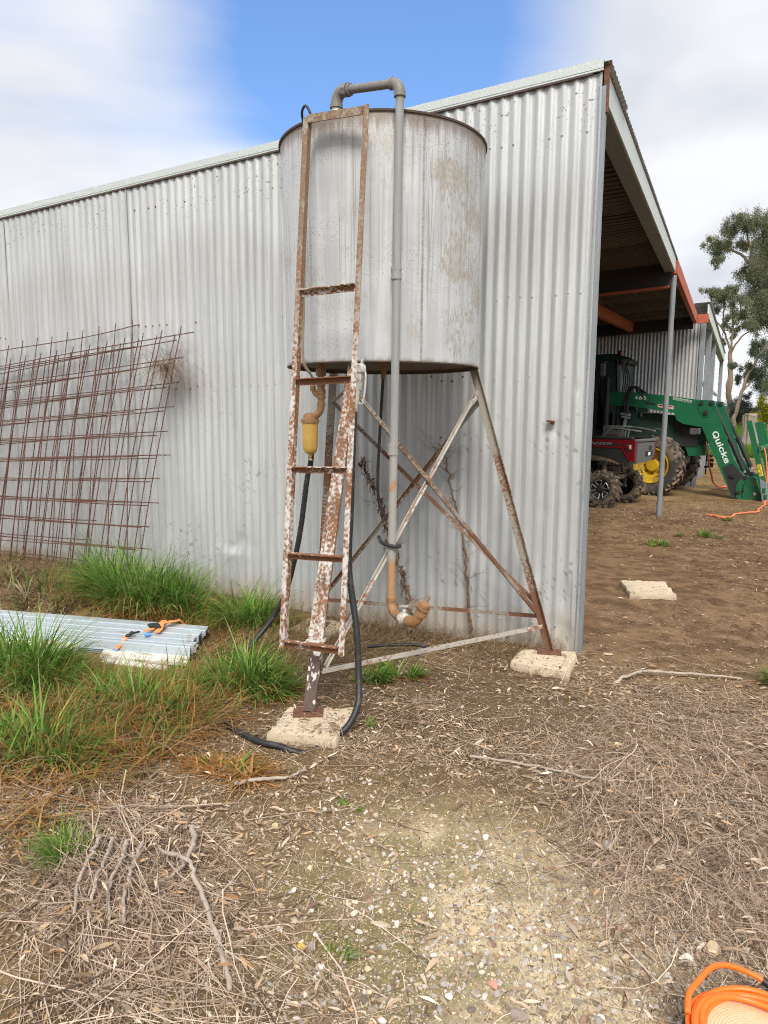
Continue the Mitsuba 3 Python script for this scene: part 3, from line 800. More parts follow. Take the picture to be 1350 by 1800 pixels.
for c, ang in ((FF, 0.5), (RF, 0.25), (BF, 0.3)):
    part("foot_plate", M().mesh(box((0.15, 0.11, 0.010), c + V(0, -0.01, 0.003), rotz(ang), 0.002)), "rust", STAND)


def on(a, b, z):
    return a + (b - a) * (z - a[2]) / (b[2] - a[2])


bsec = [(-0.013, -0.013), (0.013, -0.013), (0.013, -0.009), (-0.009, -0.009), (-0.009, 0.013), (-0.013, 0.013)]
off = V(0.0, -0.03, 0.0)
for p0, p1, up in ((on(FF, FT, 0.255) + V(0.03, 0.02, 0), on(RF, RTOP, 0.235) + off, (0, 0, 1)),
                   (on(BF, BT, 0.235), on(RF, RTOP, 0.285) + V(0, 0.03, 0), (0, 0, 1)),
                   (on(BF, BT, 0.27), on(FF, FT, 0.27), (0, 0, 1)),
                   (on(FF, FT, 1.66) + V(0.03, 0.03, 0), on(RF, RTOP, 0.315) + V(0, -0.035, 0), (0.5, -0.8, 0.2)),
                   (on(BF, BT, 1.63) + V(0.02, -0.02, 0), on(RF, RTOP, 0.345) + V(0, 0.035, 0), (0.2, -0.9, 0.2)),
                   (on(RF, RTOP, 1.70) + V(0, -0.035, 0), on(FF, FT, 0.27) + V(0.04, 0.04, 0), (0.5, -0.8, 0.2)),
                   (on(RF, RTOP, 1.66) + V(0, 0.03, 0), on(BF, BT, 0.25) + V(0.02, 0, 0), (0.2, -0.9, 0.2)),
                   (on(FF, FT, 1.70) + V(-0.02, 0.03, 0), on(BF, BT, 1.64), (0, 0, 1))):
    part("brace", M().mesh(bar(p0, p1, bsec, up)), "white_bar" if p0[2] > 1.65 and p1[0] < -0.9 and p1[1] < -1 or p1[1] < -0.28 and p0[2] < 0.3 and p0[1] < -1 else "worn_bar", STAND)
LAD = part("ladder", M().mesh(bar((-1.197, -1.395, 3.030), (-0.886, -1.395, 3.018), [(-0.004, -0.030), (0.004, -0.030), (0.004, 0.004), (0.045, 0.004), (0.045, 0.009), (-0.004, 0.009)], (0, 0, 1))), "flaking_paint", STAND)


def lad(x, z):
    s = (3.03 - z) / 2.616
    return V(x, -1.39 - 0.41 * s, z)


SL = lambda z: -1.213 + 0.089 * (3.03 - z) / 2.61
SR = lambda z: -0.870 + 0.084 * (3.02 - z) / 2.6
zt, zb = 3.035, 0.395
part("stile", M().mesh(bar(lad(SL(zb), zb), lad(SL(zt), zt), [(-0.015, 0.0), (0.015, 0.0), (0.015, 0.034), (0.011, 0.034), (0.011, 0.004), (-0.015, 0.004)][::-1], (0, 1, 0.16))), "flaking_paint", LAD)
zt, zb = 3.035, 0.405
part("stile", M().mesh(bar(lad(SR(zb), zb), lad(SR(zt), zt), [(-0.015, 0.0), (0.015, 0.0), (0.015, 0.004), (-0.011, 0.004), (-0.011, 0.034), (-0.015, 0.034)], (0, 1, 0.16))), "flaking_paint", LAD)
for z in (2.150, 1.708, 1.275, 0.852, 0.421):
    h = 0.017 if z > 0.5 else 0.02
    sec = [(-0.0025, -h), (0.0025, -h), (0.0025, h - 0.005), (0.030, h - 0.005), (0.030, h), (-0.0025, h)]
    part("rung", M().mesh(bar(lad(SL(z) + 0.0155, z - 0.004) + V(0, 0.008, 0), lad(SR(z) - 0.0155, z + 0.005) + V(0, 0.008, 0), [(-a, b) for a, b in sec][::-1], (0, 0, 1))), "rung_rust", LAD)
part("weld_bracket", M().mesh(box((0.10, 0.075, 0.014), on(FF, FT, 0.40) + V(-0.01, -0.005, 0.0), rotz(0.35), 0.003)), "flaking_paint", STAND)

# ------------------------------------------------------------------ concrete pads
PADS = []


def pad(corners, z0, z1, label, name, seed, group=None):
    c = np.asarray(corners, float)
    PADS.append((c, z1))
    n = 11
    s, t = np.meshgrid(np.linspace(0, 1, n), np.linspace(0, 1, n), indexing="ij")
    P = ((1 - s)[..., None] * ((1 - t)[..., None] * c[0] + t[..., None] * c[1]) + s[..., None] * ((1 - t)[..., None] * c[3] + t[..., None] * c[2]))
    top = np.concatenate([P, np.full(P.shape[:2] + (1,), z1)], -1)
    top[..., 2] += 0.010 * (nf(P[..., 0], P[..., 1], 9, seed) - 0.5)
    r = np.random.default_rng(seed)
    edge = np.zeros((n, n), bool)
    edge[0] = edge[-1] = edge[:, 0] = edge[:, -1] = True
    top[edge, 2] -= 0.003 + 0.014 * r.random(edge.sum()) ** 2
    top[..., :2] += 0.004 * r.normal(0, 1, top[..., :2].shape) * edge[..., None]
    cen = c.mean(0)
    ring = [(i, 0) for i in range(n - 1)] + [(n - 1, j) for j in range(n - 1)] + [(i, n - 1) for i in range(n - 1, 0, -1)] + [(0, j) for j in range(n - 1, 0, -1)]
    loop = np.array([top[i, j] for i, j in ring])
    mid, low = loop.copy(), loop.copy()
    mid[:, :2] += (loop[:, :2] - cen) * 0.035
    mid[:, 2] -= 0.010
    low[:, :2] += (loop[:, :2] - cen) * (0.045 + 0.05 * r.random((len(loop), 1)))
    low[:, 2] = z0
    k = len(loop)
    j = np.arange(k)
    fs = []
    for a in (0, 1):
        fs.append(np.stack([a * k + j, a * k + (j + 1) % k, (a + 1) * k + (j + 1) % k, (a + 1) * k + j], 1))
    m = M().mesh(grid(top)).add(np.vstack([loop, mid, low]), np.vstack(fs))
    return single(name, m, "concrete", label, "concrete slab", smooth=35, group=group)


pad([(-1.063, -2.005), (-1.132, -1.718), (-0.824, -1.588), (-0.751, -1.917)], -0.04, 0.060, "pale concrete pad littered with dry grass under the ladder leg of the tank stand", "concrete_pad", 1)
pad([(-0.301, -0.528), (-0.301, -0.285), (0.020, -0.185), (0.045, -0.552)], -0.04, 0.060, "clean tan concrete pad under the right leg of the tank stand at the shed corner", "concrete_pad", 2)
pad([(-1.93, -0.53), (-1.93, -0.22), (-1.60, -0.20), (-1.60, -0.52)], -0.06, 0.040, "half hidden concrete pad under the rear leg of the tank stand", "concrete_pad", 3)
pad([(0.136, 1.64), (0.000, 2.08), (0.370, 2.20), (0.483, 1.74)], -0.05, 0.058, "loose tan concrete slab lying on the muddy ground by the shed opening", "concrete_slab", 4)

def surf_z(x, y):
    """Height of whatever lies open to falling leaves: the soil or a concrete pad."""
    h = ground_z(x, y)
    for c, z1 in PADS:
        ins = np.ones(np.shape(x), bool)
        o = np.sign(np.cross(c[1] - c[0], c[2] - c[1]))
        for k in range(4):
            e, a = c[(k + 1) % 4] - c[k], c[k]
            ins &= (e[0] * (y - a[1]) - e[1] * (x - a[0])) * o > 0
        h = np.where(ins, np.maximum(h, z1 + 0.001), h)
    return h


# ------------------------------------------------------------------ hose and nozzle
HOSE = thing("fuel_hose", "thick black fuel hose looping from the tank to the white nozzle on the ladder", "hose")
pts = [(-0.900, -1.455, 1.56), (-0.885, -1.50, 1.35), (-0.880, -1.53, 1.05), (-0.868, -1.57, 0.78), (-0.80, -1.62, 0.50), (-0.765, -1.66, 0.28), (-0.735, -1.72, 0.15), (-0.745, -1.80, 0.065), (-0.79, -1.865, 0.022), (-0.825, -1.92, 0.004), (-0.84, -1.96, -0.02)]
part("hose", M().mesh(tube(smooth_path(pts, 8), 0.0165, 14)), "rubber", HOSE, smooth=True)
pts = [(-0.84, -1.99, -0.022), (-0.90, -2.035, 0.000), (-0.98, -2.050, 0.016), (-1.07, -2.06, 0.020), (-1.16, -2.04, 0.020), (-1.27, -2.00, 0.014), (-1.40, -1.93, 0.014), (-1.52, -1.80, 0.02)]
part("hose", M().mesh(tube(smooth_path(pts, 8), 0.0155, 14)), "rubber", HOSE, smooth=True)
pts = [(-1.372, -1.112, 1.42), (-1.400, -1.06, 1.28), (-1.435, -1.05, 1.16), (-1.477, -1.05, 0.894), (-1.52, -1.05, 0.70), (-1.60, -1.04, 0.46), (-1.69, -1.06, 0.28), (-1.76, -1.18, 0.14), (-1.78, -1.32, 0.07), (-1.77, -1.45, 0.03)]
part("hose", M().mesh(tube(smooth_path(pts, 8), 0.0165, 14)), "rubber", HOSE, smooth=True)
pts = [(-1.25, -0.62, 0.03), (-1.10, -0.52, 0.035), (-0.98, -0.46, 0.035), (-0.90, -0.42, 0.02)]
part("hose", M().mesh(tube(smooth_path(pts, 6), 0.011, 10)), "rubber", HOSE, smooth=True)
nz = V(-0.888, -1.435, 0)
noz = M().mesh(box((0.050, 0.038, 0.050), nz + V(0.010, 0, 1.775), roty(0.05), 0.008)).mesh(box((0.030, 0.030, 0.09), nz + V(0.004, 0, 1.71), roty(0.08), 0.006))
noz.mesh(tube([nz + V(0.02, 0, 1.79), nz + V(0.022, 0, 1.825)], 0.008, 10)).mesh(tube([nz + V(-0.002, -0.005, 1.67), nz + V(-0.006, -0.01, 1.635)], 0.014, 14))
NZ = part("nozzle", noz, "white_metal", HOSE, smooth=40)
part("swivel", M().mesh(tube([nz + V(-0.005, -0.01, 1.64), nz + V(-0.008, -0.014, 1.61)], 0.017, 8)).mesh(tube([nz + V(-0.008, -0.014, 1.61), nz + V(-0.012, -0.02, 1.545)], 0.0155, 14)), "white_metal", NZ, smooth=40)
part("lever_guard", M().mesh(tube(smooth_path([nz + V(0.036, 0, 1.785), nz + V(0.042, 0, 1.74), nz + V(0.038, 0, 1.67), nz + V(0.024, 0, 1.60), nz + V(0.006, -0.008, 1.605)], 5), 0.0055, 8)), "white_metal", NZ, smooth=True)

# ------------------------------------------------------------------ trees, bushes and the stump beyond the yard
def leaf_cloud(rng, clumps, per, size, dark, light, droop=0.6, squash=0.75):
    """Leaves, two triangles each, hung in sprays inside each clump (x, y, z, radius)."""
    m = M()
    for (x, y, z, r) in clumps:
        k = max(3, int(9 * r / 0.6))
        sub = rng.normal(0, 0.48, (k, 3)) * r * V(1.05, 1.05, squash) + V(x, y, z)
        tone = rng.random(k)
        n = int(per * r * r / 0.36)
        w = rng.integers(0, k, n)
        p = sub[w] + rng.normal(0, 0.17, (n, 3)) * r * V(1, 1, 1.35)
        az = rng.uniform(0, 2 * np.pi, n)
        el = -droop + rng.normal(0, 0.5, n)
        d = np.stack([np.cos(az) * np.cos(el), np.sin(az) * np.cos(el), np.sin(el)], 1)
        s = np.cross(d, rng.normal(0, 1, (n, 3)))
        s /= np.linalg.norm(s, axis=1, keepdims=True)
        L = size * rng.uniform(0.6, 1.3, (n, 1))
        v = np.stack([p, p + d * L * 0.5 + s * L * 0.17, p + d * L, p + d * L * 0.5 - s * L * 0.17], 1).reshape(-1, 3)
        i = np.arange(n) * 4
        t = np.clip(0.55 * tone[w] + 0.45 * rng.random(n), 0, 1)[:, None]
        c = np.repeat(np.asarray(dark) * (1 - t) + np.asarray(light) * t, 4, 0)
        m.add(v, np.vstack([np.stack([i, i + 1, i + 2], 1), np.stack([i, i + 2, i + 3], 1)]), c)
    return m


def limb(rng, pts, r0, r1, m, n=5):
    p = smooth_path(pts, n)
    p[1:-1] += rng.normal(0, r0 * 0.25, (len(p) - 2, 3))
    m.mesh(tube(p, np.linspace(r0, r1, len(p)), 8))


def twiglets(rng, ends, clumps, m):
    for (x, y, z, r) in clumps:
        e = min(ends, key=lambda q: np.linalg.norm(np.asarray(q) - V(x, y, z)))
        limb(rng, [e, 0.5 * (np.asarray(e) + V(x, y, z)) + V(0, 0, 0.12), (x, y, z)], 0.035, 0.012, m, 4)
        for _ in range(4):
            q = V(x, y, z) + rng.normal(0, 0.5, 3) * r
            limb(rng, [(x, y, z), 0.5 * (V(x, y, z) + q) + V(0, 0, 0.05), q], 0.014, 0.006, m, 3)


rng = np.random.default_rng(5)
OL_D, OL_L = (0.09, 0.105, 0.065), (0.33, 0.345, 0.225)
CROWN_A = [(-0.89, 44.73, 9.26, 0.42), (-0.46, 44.71, 9.13, 0.56), (0.09, 44.62, 8.91, 0.69), (0.54, 43.52, 9.11, 0.6), (0.89, 43.15, 8.25, 0.6), (-0.35, 44.89, 8.3, 0.42), (1.25, 44.23, 7.59, 0.61),
           (0.43, 43.01, 7.41, 0.4), (1.0, 44.82, 6.93, 0.42), (0.03, 44.97, 6.24, 0.25), (1.65, 43.57, 6.86, 0.5), (0.71, 44.63, 6.52, 0.31), (0.19, 43.16, 6.89, 0.3)]
t = thing("gum_tree", "slender gum tree with a pale forked trunk just right of the far shed", "tree")
m = M()
limb(rng, [(0.83, 44, 1.0), (0.73, 44, 2.73), (0.66, 44, 4.44), (0.61, 44.0, 5.62)], 0.19, 0.11, m)
limb(rng, [(0.67, 44, 4.27), (0.52, 43.9, 3.4), (0.67, 44, 2.6)], 0.07, 0.05, m)
br = [[(0.61, 44.0, 5.5), (0.13, 44.2, 6.82), (-0.35, 44.4, 7.51), (-0.68, 44.6, 8.7)], [(0.61, 44.0, 5.5), (0.61, 44, 7.13), (0.52, 43.8, 8.46), (0.44, 43.8, 9.29)], [(0.59, 44.0, 5.4), (1.03, 43.8, 6.21), (1.75, 43.6, 6.81)],
      [(0.13, 44.2, 6.82), (0.05, 44.6, 7.9), (0.1, 44.6, 8.9)], [(0.61, 44, 7.0), (0.95, 43.4, 7.7), (0.9, 43.2, 8.3)]]
for b in br:
    limb(rng, b, 0.065, 0.028, m)
twiglets(rng, [p for b in br for p in b[1:]], CROWN_A, m)
part("trunk", m, "bark_pale", t, smooth=True)
part("crown", leaf_cloud(rng, CROWN_A, 2600, 0.105, OL_D, OL_L), "leafy", t)
CROWN_B = [(-0.87, 45.76, 12.31, 0.49), (-0.48, 47.28, 12.52, 0.8), (0.14, 45.32, 12.88, 0.76), (0.58, 44.68, 13.25, 0.54), (1.36, 45.43, 13.28, 0.82), (1.98, 46.65, 13.67, 0.77), (2.07, 46.84, 12.52, 0.91),
           (0.98, 46.12, 12.14, 0.63), (-0.6, 45.43, 11.06, 0.46), (1.71, 47.25, 11.1, 0.93), (1.17, 47.28, 10.57, 0.72), (2.18, 45.81, 10.3, 1.11), (2.98, 45.73, 11.87, 1.36), (2.61, 46.34, 8.83, 1.26),
           (1.68, 46.64, 8.94, 0.78), (3.32, 46.36, 9.63, 1.56), (2.69, 45.8, 7.4, 1.04), (1.95, 45.83, 7.89, 0.77), (3.78, 46.44, 7.59, 1.39), (5.2, 46.5, 8.6, 1.5), (4.6, 46, 11.6, 1.7), (5.9, 46.2, 10.4, 1.5), (3.6, 47, 13.3, 1.2)]
t = thing("gum_tree", "tallest gum tree with the big olive crown reaching in from the right edge", "tree")
m = M()
limb(rng, [(4.55, 46, 0.9), (4.04, 46, 4.48), (3.6, 46, 7.55), (2.39, 46, 9.64), (1.53, 46, 10.89)], 0.30, 0.10, m)
br = [[(1.53, 46, 10.8), (0.87, 46, 11.45), (0.21, 46, 11.85), (-0.45, 46.4, 12.18)], [(1.53, 46, 10.8), (1.25, 45.7, 11.92), (0.85, 45.2, 13.13)], [(3.6, 46, 7.5), (1.88, 46, 7.98), (1.23, 46, 8.36)],
      [(2.39, 46, 9.64), (2.12, 46.3, 11.34), (1.85, 46.5, 13.03)], [(3.6, 46, 7.5), (4.3, 46, 9.6), (4.5, 46, 11.5)], [(4.1, 46, 4.4), (5.2, 46.2, 7), (5.7, 46.2, 9.6)]]
for b in br:
    limb(rng, b, 0.11, 0.04, m)
twiglets(rng, [p for b in br for p in b[1:]], CROWN_B, m)
part("trunk", m, "bark_pale", t, smooth=True)
part("crown", leaf_cloud(rng, CROWN_B, 2300, 0.11, OL_D, OL_L), "leafy", t)
CROWN_C = [(2.04, 40.59, 5.44, 0.57), (2.43, 39.66, 4.44, 0.74), (1.39, 40.17, 4.5, 0.41), (1.78, 40.44, 3.83, 0.57), (2.54, 40.35, 3.19, 0.63), (1.11, 40.66, 3.66, 0.38), (0.82, 40.58, 4.54, 0.29), (2.87, 40.67, 5.42, 0.93), (3.07, 39.24, 3.5, 0.79)]
t = thing("gum_tree", "small dark leaning gum tree behind the pale stump", "tree")
m = M()
limb(rng, [(1.0, 40, 0.8), (1.05, 40, 1.75), (1.29, 40, 2.94), (1.64, 40, 4.02), (2.05, 40, 4.93), (2.47, 40, 5.68)], 0.12, 0.05, m)
limb(rng, [(1.29, 40, 2.94), (1.86, 40, 3.62), (2.4, 40, 3.85)], 0.06, 0.03, m)
twiglets(rng, [(1.64, 40, 4.02), (2.05, 40, 4.93), (1.86, 40, 3.62), (2.4, 40, 3.85), (1.29, 40, 2.94)], CROWN_C, m)
part("trunk", m, "bark_pale", t, smooth=True)
part("crown", leaf_cloud(rng, CROWN_C, 3200, 0.10, (0.06, 0.085, 0.06), (0.20, 0.235, 0.16)), "leafy", t)
BUSH = [(0.62, 41.72, 1.76, 0.46), (0.99, 42.78, 2.03, 0.61), (1.51, 41.71, 2.19, 0.59), (1.85, 42.46, 1.77, 0.53), (1.32, 42.59, 1.53, 0.54), (0.88, 41.83, 1.43, 0.4), (2.06, 41.9, 1.44, 0.39), (1.54, 41.8, 2.67, 0.29), (0.3, 42, 1.5, 0.4), (2.3, 42.2, 1.6, 0.4)]
t = thing("saltbush", "low grey green bush between the loader and the stump", "bush")
m = M()
for (x, y, z, r) in BUSH:
    limb(rng, [(1.3, 42.2, 0.9), (0.5 * x + 0.65, 42, 1.3), (x, y, z)], 0.04, 0.012, m, 3)
part("stem", m, "bark_pale", t, smooth=True)
part("foliage", leaf_cloud(rng, BUSH, 2600, 0.10, (0.05, 0.065, 0.055), (0.17, 0.20, 0.175), 0.0), "leafy", t)
WAT = [(2.19, 38.37, 2.05, 0.48), (2.52, 38.37, 2.35, 0.48), (2.65, 38.02, 1.75, 0.54), (2.95, 37.74, 2.13, 0.59), (2.06, 37.46, 1.69, 0.3), (3.5, 38, 2.2, 0.6), (2.5, 38, 1.45, 0.4)]
t = thing("wattle_bush", "yellow flowering wattle bush at the right edge behind the stump", "bush")
m = M()
for (x, y, z, r) in WAT:
    limb(rng, [(2.7, 38, 0.7), (0.5 * x + 1.35, 38, 1.2), (x, y, z)], 0.04, 0.012, m, 3)
part("stem", m, "bark_pale", t, smooth=True)
part("foliage", leaf_cloud(rng, WAT, 1800, 0.10, (0.06, 0.10, 0.02), (0.55, 0.45, 0.03), 0.1), "leafy", t)
# weathered stump, flared at its foot
n, rows = 40, 14
ang = np.arange(n) * 2 * np.pi / n
P = []
for s in np.linspace(0, 1, rows):
    r = 0.24 + 0.22 * (1 - s) ** 3 + 0.035 * np.cos(5 * ang + 2 * s) * (1 - 0.5 * s) + 0.03 * np.cos(11 * ang + 1)
    P.append(np.stack([1.62 - 0.04 * s + r * np.cos(ang) * (0.95 + 0.08 * s), 29.5 + r * np.sin(ang), 0.20 + (1.50 + 0.05 * np.cos(3 * ang) * (s == 1)) * s + 0 * ang], 1))
P = np.stack(P)
t = thing("tree_stump", "pale weathered tree stump standing in the green grass at right", "tree stump")
part("trunk", M().mesh(grid(np.concatenate([P, P[:, :1]], 1))), "stump_wood", t, smooth=True)
part("cut_face", M().mesh(hull(np.vstack([P[-1] - V(0, 0, 0.02), P[-1] - V(0, 0, 0.05)]))), "stump_wood", t)
# far rise with scrub on it
single("hills", grid(np.stack(np.broadcast_arrays(np.linspace(-900, 900, 60)[None, :], np.array([700.0, 760, 860])[:, None], np.array([0.0, 1, 0.6])[:, None] * (9 + 7 * meshkit.fbm(np.stack([np.linspace(0, 14, 60)] * 3, -1), 3, 2))[None, :]), -1)), "dark_green", kind="structure", smooth=True)

# ------------------------------------------------------------------ rusty reinforcing mesh leaning on the wall
def bent(c00, c10, c01, c11, bulge, s, t):
    """Bilinear patch: s along the sheet (right to left), t from top to bottom, with a belly."""
    p = (1 - s) * (1 - t) * V(*c00) + s * (1 - t) * V(*c10) + (1 - s) * t * V(*c01) + s * t * V(*c11)
    return p + V(0, -bulge * math.sin(math.pi * t) * (1 - 0.2 * s), 0)


def mesh_panel(name, label, corners, bulge, nh, nv, seed, vs, r=0.0043, over=0.05, tdrop=0.0):
    t_ = thing(name, label, "reinforcing mesh", "rusty mesh sheets leaning on the wall")
    rg = np.random.default_rng(seed)
    for k in range(nh):
        t = 0.01 + 0.985 * k / (nh - 1)
        kink = rg.normal(0, 0.006, 3)
        p = [bent(*corners, bulge, s, t) + V(0, kink[0] * math.sin(7 * s), kink[1] * math.sin(4 * s + 2 * k) + tdrop * s * s) for s in np.linspace(-over * rg.uniform(0.4, 1.5), 1.0, 14)]
        part("horizontal_wire", M().mesh(tube(p, r * (1.15 if name.endswith("a") else 1), 5)), "mesh_rust", t_)
    for k in range(nv):
        s = vs * k
        if s > 1:
            break
        sk = rg.normal(0, 0.004)
        p = [bent(*corners, bulge, s, t) + V(sk * math.sin(5 * t), -0.006, 0) for t in np.linspace(-0.012 - 0.01 * rg.random(), 1.0 + 0.015 * rg.random(), 14)]
        part("vertical_wire", M().mesh(tube(p, r, 5)), "mesh_rust", t_)


mesh_panel("mesh_sheet", "front rusty mesh sheet, the one reaching farthest right along the wall", [(-3.20, -0.10, 2.20), (-5.62, -0.13, 1.97), (-3.545, -0.36, 0.04), (-5.72, -0.50, 0.10)], 0.03, 12, 14, 1, 0.083, over=0.04)
mesh_panel("mesh_sheet", "middle rusty mesh sheet tucked just behind the rightmost one", [(-3.30, -0.06, 2.16), (-5.66, -0.08, 1.94), (-3.70, -0.30, 0.02), (-5.76, -0.42, 0.06)], 0.03, 12, 13, 2, 0.084, over=0.02)
mesh_panel("mesh_sheet", "tallest rusty mesh sheet, its bowed top edge highest on the wall", [(-3.76, -0.05, 2.295), (-5.60, -0.07, 2.12), (-3.35, -0.62, 0.30), (-5.30, -0.70, 0.27)], 0.02, 12, 12, 3, 0.1045, over=0.035)

mesh_panel("mesh_sheet", "rearmost rusty mesh sheet, only half seen at the far left behind the others", [(-4.02, -0.035, 2.10), (-5.75, -0.05, 1.90), (-4.30, -0.22, 0.05), (-5.90, -0.30, 0.08)], 0.02, 12, 12, 4, 0.095, over=0.03)
rng = np.random.default_rng(21)


def strands(rng, n, p0, spread, az, el0, el1, L, w, cols, seg=4, kink=0.0):
    """Grass blades or straws: n curved strips. el0/el1: start and end elevation; az, el0, el1, L, w arrays of n."""
    p = np.asarray(p0, float)
    s = np.linspace(0, 1, seg + 1)
    el = el0[:, None] + (el1 - el0)[:, None] * s[None] ** 1.2
    azs = az[:, None] + kink * rng.normal(0, 1, (n, seg + 1)).cumsum(1)
    step = (L / seg)[:, None]
    d = np.stack([np.cos(azs) * np.cos(el), np.sin(azs) * np.cos(el), np.sin(el)], -1)
    q = p[:, None] + np.concatenate([np.zeros((n, 1, 3)), np.cumsum(d[:, :-1] * step[..., None], 1)], 1)
    side = np.stack([-np.sin(azs), np.cos(azs), 0 * azs], -1) * (w[:, None] * np.maximum(0.12, 1 - s ** 1.8)[None])[..., None]
    v = np.stack([q - side, q + side], 2).reshape(-1, 3)
    m = 2 * (seg + 1)
    b = (np.arange(n) * m)[:, None]
    k = 2 * np.arange(seg)[None]
    i0 = (b + k).ravel()
    f = np.vstack([np.stack([i0, i0 + 1, i0 + 3], 1), np.stack([i0, i0 + 3, i0 + 2], 1)])
    c = np.repeat(cols, m, 0)
    return v, f, c


def pick(rng, n, palette, jit=0.18):
    pal = np.asarray(palette, float)
    c = pal[rng.integers(0, len(pal), n)]
    return np.clip(c * (1 + jit * rng.normal(0, 1, (n, 1))), 0.004, 0.9)


STRAW = [(0.25, 0.155, 0.095), (0.19, 0.11, 0.07), (0.12, 0.07, 0.05), (0.34, 0.24, 0.16)]
n = 300
a = rng.uniform(0, 2 * np.pi, n)
p = V(-3.29, -0.20, 1.90) + np.stack([rng.normal(0, 0.055, n), rng.normal(0, 0.03, n), rng.normal(0, 0.03, n)], 1)
v, f, c = strands(rng, n, p, 0, a, rng.uniform(-0.5, 1.0, n), np.full(n, -1.5) + rng.normal(0, 0.12, n), rng.uniform(0.22, 0.62, n), rng.uniform(0.0010, 0.0020, n), pick(rng, n, STRAW), 6)
v[:, 1] = np.minimum(v[:, 1], -0.02)
m = M().add(v, f, c)
n = 90
p = V(-3.19, -0.14, 1.98) + np.stack([rng.normal(0, 0.07, n), rng.normal(0, 0.03, n), rng.normal(0, 0.12, n)], 1)
v, f, c = strands(rng, n, p, 0, rng.choice([0.2, -0.3, 2.9], n) + rng.normal(0, 0.5, n), rng.uniform(-1.4, 1.4, n), rng.uniform(-1.4, 1.0, n), rng.uniform(0.12, 0.4, n), np.full(n, 0.0011), pick(rng, n, STRAW), 5)
v[:, 1] = np.minimum(v[:, 1], -0.02)
m.add(v, f, c)
single("dry_grass_tuft", m, "vcol", "tuft of dead brown grass hanging in the top right of the rusty mesh", "dry grass")

# ------------------------------------------------------------------ strapped bundle of new roof sheets
BD = thing("roof_sheet_bundle", "bundle of shiny bluish zinc roof sheets lying in the grass at left", "metal sheets")
BX = V(-2.245, -1.13, 0.0)
bdir = unit(V(-1.62, -0.36, 0.0))           # along the sheets, to the left
bside = unit(V(0.52, -0.86, 0.0))           # across, towards the viewer
BR = np.stack([bdir, bside, np.cross(bdir, bside)], 1)
BZ = 1.0 if BR[2, 2] > 0 else -1.0


def bpt(u, w, z):
    return BX + bdir * u + bside * w + V(0, 0, z)


def roof_profile(z0, w0, lip):
    out = [(w0, z0 - lip), (w0 + 0.004, z0)]
    for k in (0.05, 0.085, 0.20, 0.235, 0.35):
        out += [(w0 + k, z0), (w0 + k + 0.003, z0 + 0.030), (w0 + k + 0.015, z0 + 0.030), (w0 + k + 0.018, z0)]
    out += [(w0 + 0.425, z0), (w0 + 0.440, z0 - 0.052), (w0 + 0.456, z0 - 0.056)]
    return out


rng = np.random.default_rng(8)


def tray(z0, w0, wd):
    """A roll-formed tray seen across: upright edge, flat pan, raised bead, upright edge."""
    bead = [(w0 + wd - 0.011 + 0.0085 * math.cos(a), z0 + 0.0085 * math.sin(a)) for a in np.linspace(math.pi, 0, 7)]
    return [(w0, z0 - 0.028), (w0 + 0.002, z0)] + [(w0 + wd * 0.45, z0 - 0.002)] + bead + [(w0 + wd - 0.002, z0 - 0.028)]


for k in range(3):
    for c, (w0, wd) in enumerate(((-0.225, 0.125), (-0.095, 0.105), (0.016, 0.105), (0.127, 0.085))):
        z0 = 0.078 + 0.014 * k
        e0, e1 = rng.uniform(-0.05, 0.03), 3.1 + rng.uniform(-0.1, 0.1)
        pr = tray(z0, w0 + rng.uniform(-0.002, 0.002), wd)
        P = np.array([[bpt(u, w, z) for (w, z) in pr] for u in (e0, 0.8, 1.6, 2.4, e1)])
        Q = np.array([[bpt(u, w, z - 0.0016) for (w, z) in pr] for u in (e0, 0.8, 1.6, 2.4, e1)])
        part("roof_sheet", M().mesh(grid(P)).mesh(grid(Q[:, ::-1])), "new_zinc", BD, smooth=35)
    pr = [(0.220, 0.078 + 0.014 * k - 0.004), (0.226, 0.078 + 0.014 * k), (0.231, 0.070 + 0.014 * k), (0.246, 0.030 + 0.012 * k), (0.262, 0.026 + 0.012 * k)]
    P = np.array([[bpt(u, w, z) for (w, z) in pr] for u in (0.0, 0.8, 1.6, 2.4, 3.1)])
    part("edge_flange", M().mesh(grid(P)), "new_zinc", BD)
for u in (0.35, 1.9):
    part("timber_bearer", M().mesh(box((0.09, 0.46, 0.05), bpt(u, 0.0, 0.045), BR, 0.004)), "white_board", BD)
single("timber_board", M().mesh(box((0.60, 0.10, 0.030), bpt(0.30, 0.305, 0.035), BR @ rotz(0.03) @ rotx(-0.06), 0.004)).mesh(box((0.46, 0.06, 0.022), bpt(0.34, 0.395, 0.018), BR @ rotz(-0.05), 0.004)), "white_board",
       "weathered white painted board lying in the grass in front of the sheet bundle", "board")
single("timber_board", M().mesh(box((0.75, 0.10, 0.03), bpt(1.15, 0.30, 0.055), BR @ rotz(0.02) @ rotx(-0.1), 0.004)), "white_board", "white board edge hidden by tall grass along the left of the sheet bundle", "board")
ST = thing("ratchet_strap", "orange ratchet strap with black buckle and hooks across the sheet bundle", "strap")


def ribbon(pts, w, th=0.002, across=None):
    p = np.array([bpt(*q) for q in pts])
    t = np.gradient(p, axis=0)
    s = np.cross(t, V(0, 0, 1)) if across is None else np.broadcast_to(across, t.shape)
    s = s / np.linalg.norm(s, axis=1, keepdims=True) * w / 2
    P = np.stack([p - s, p + s, p + s - V(0, 0, th), p - s - V(0, 0, th), p - s], 1)
    return grid(P)


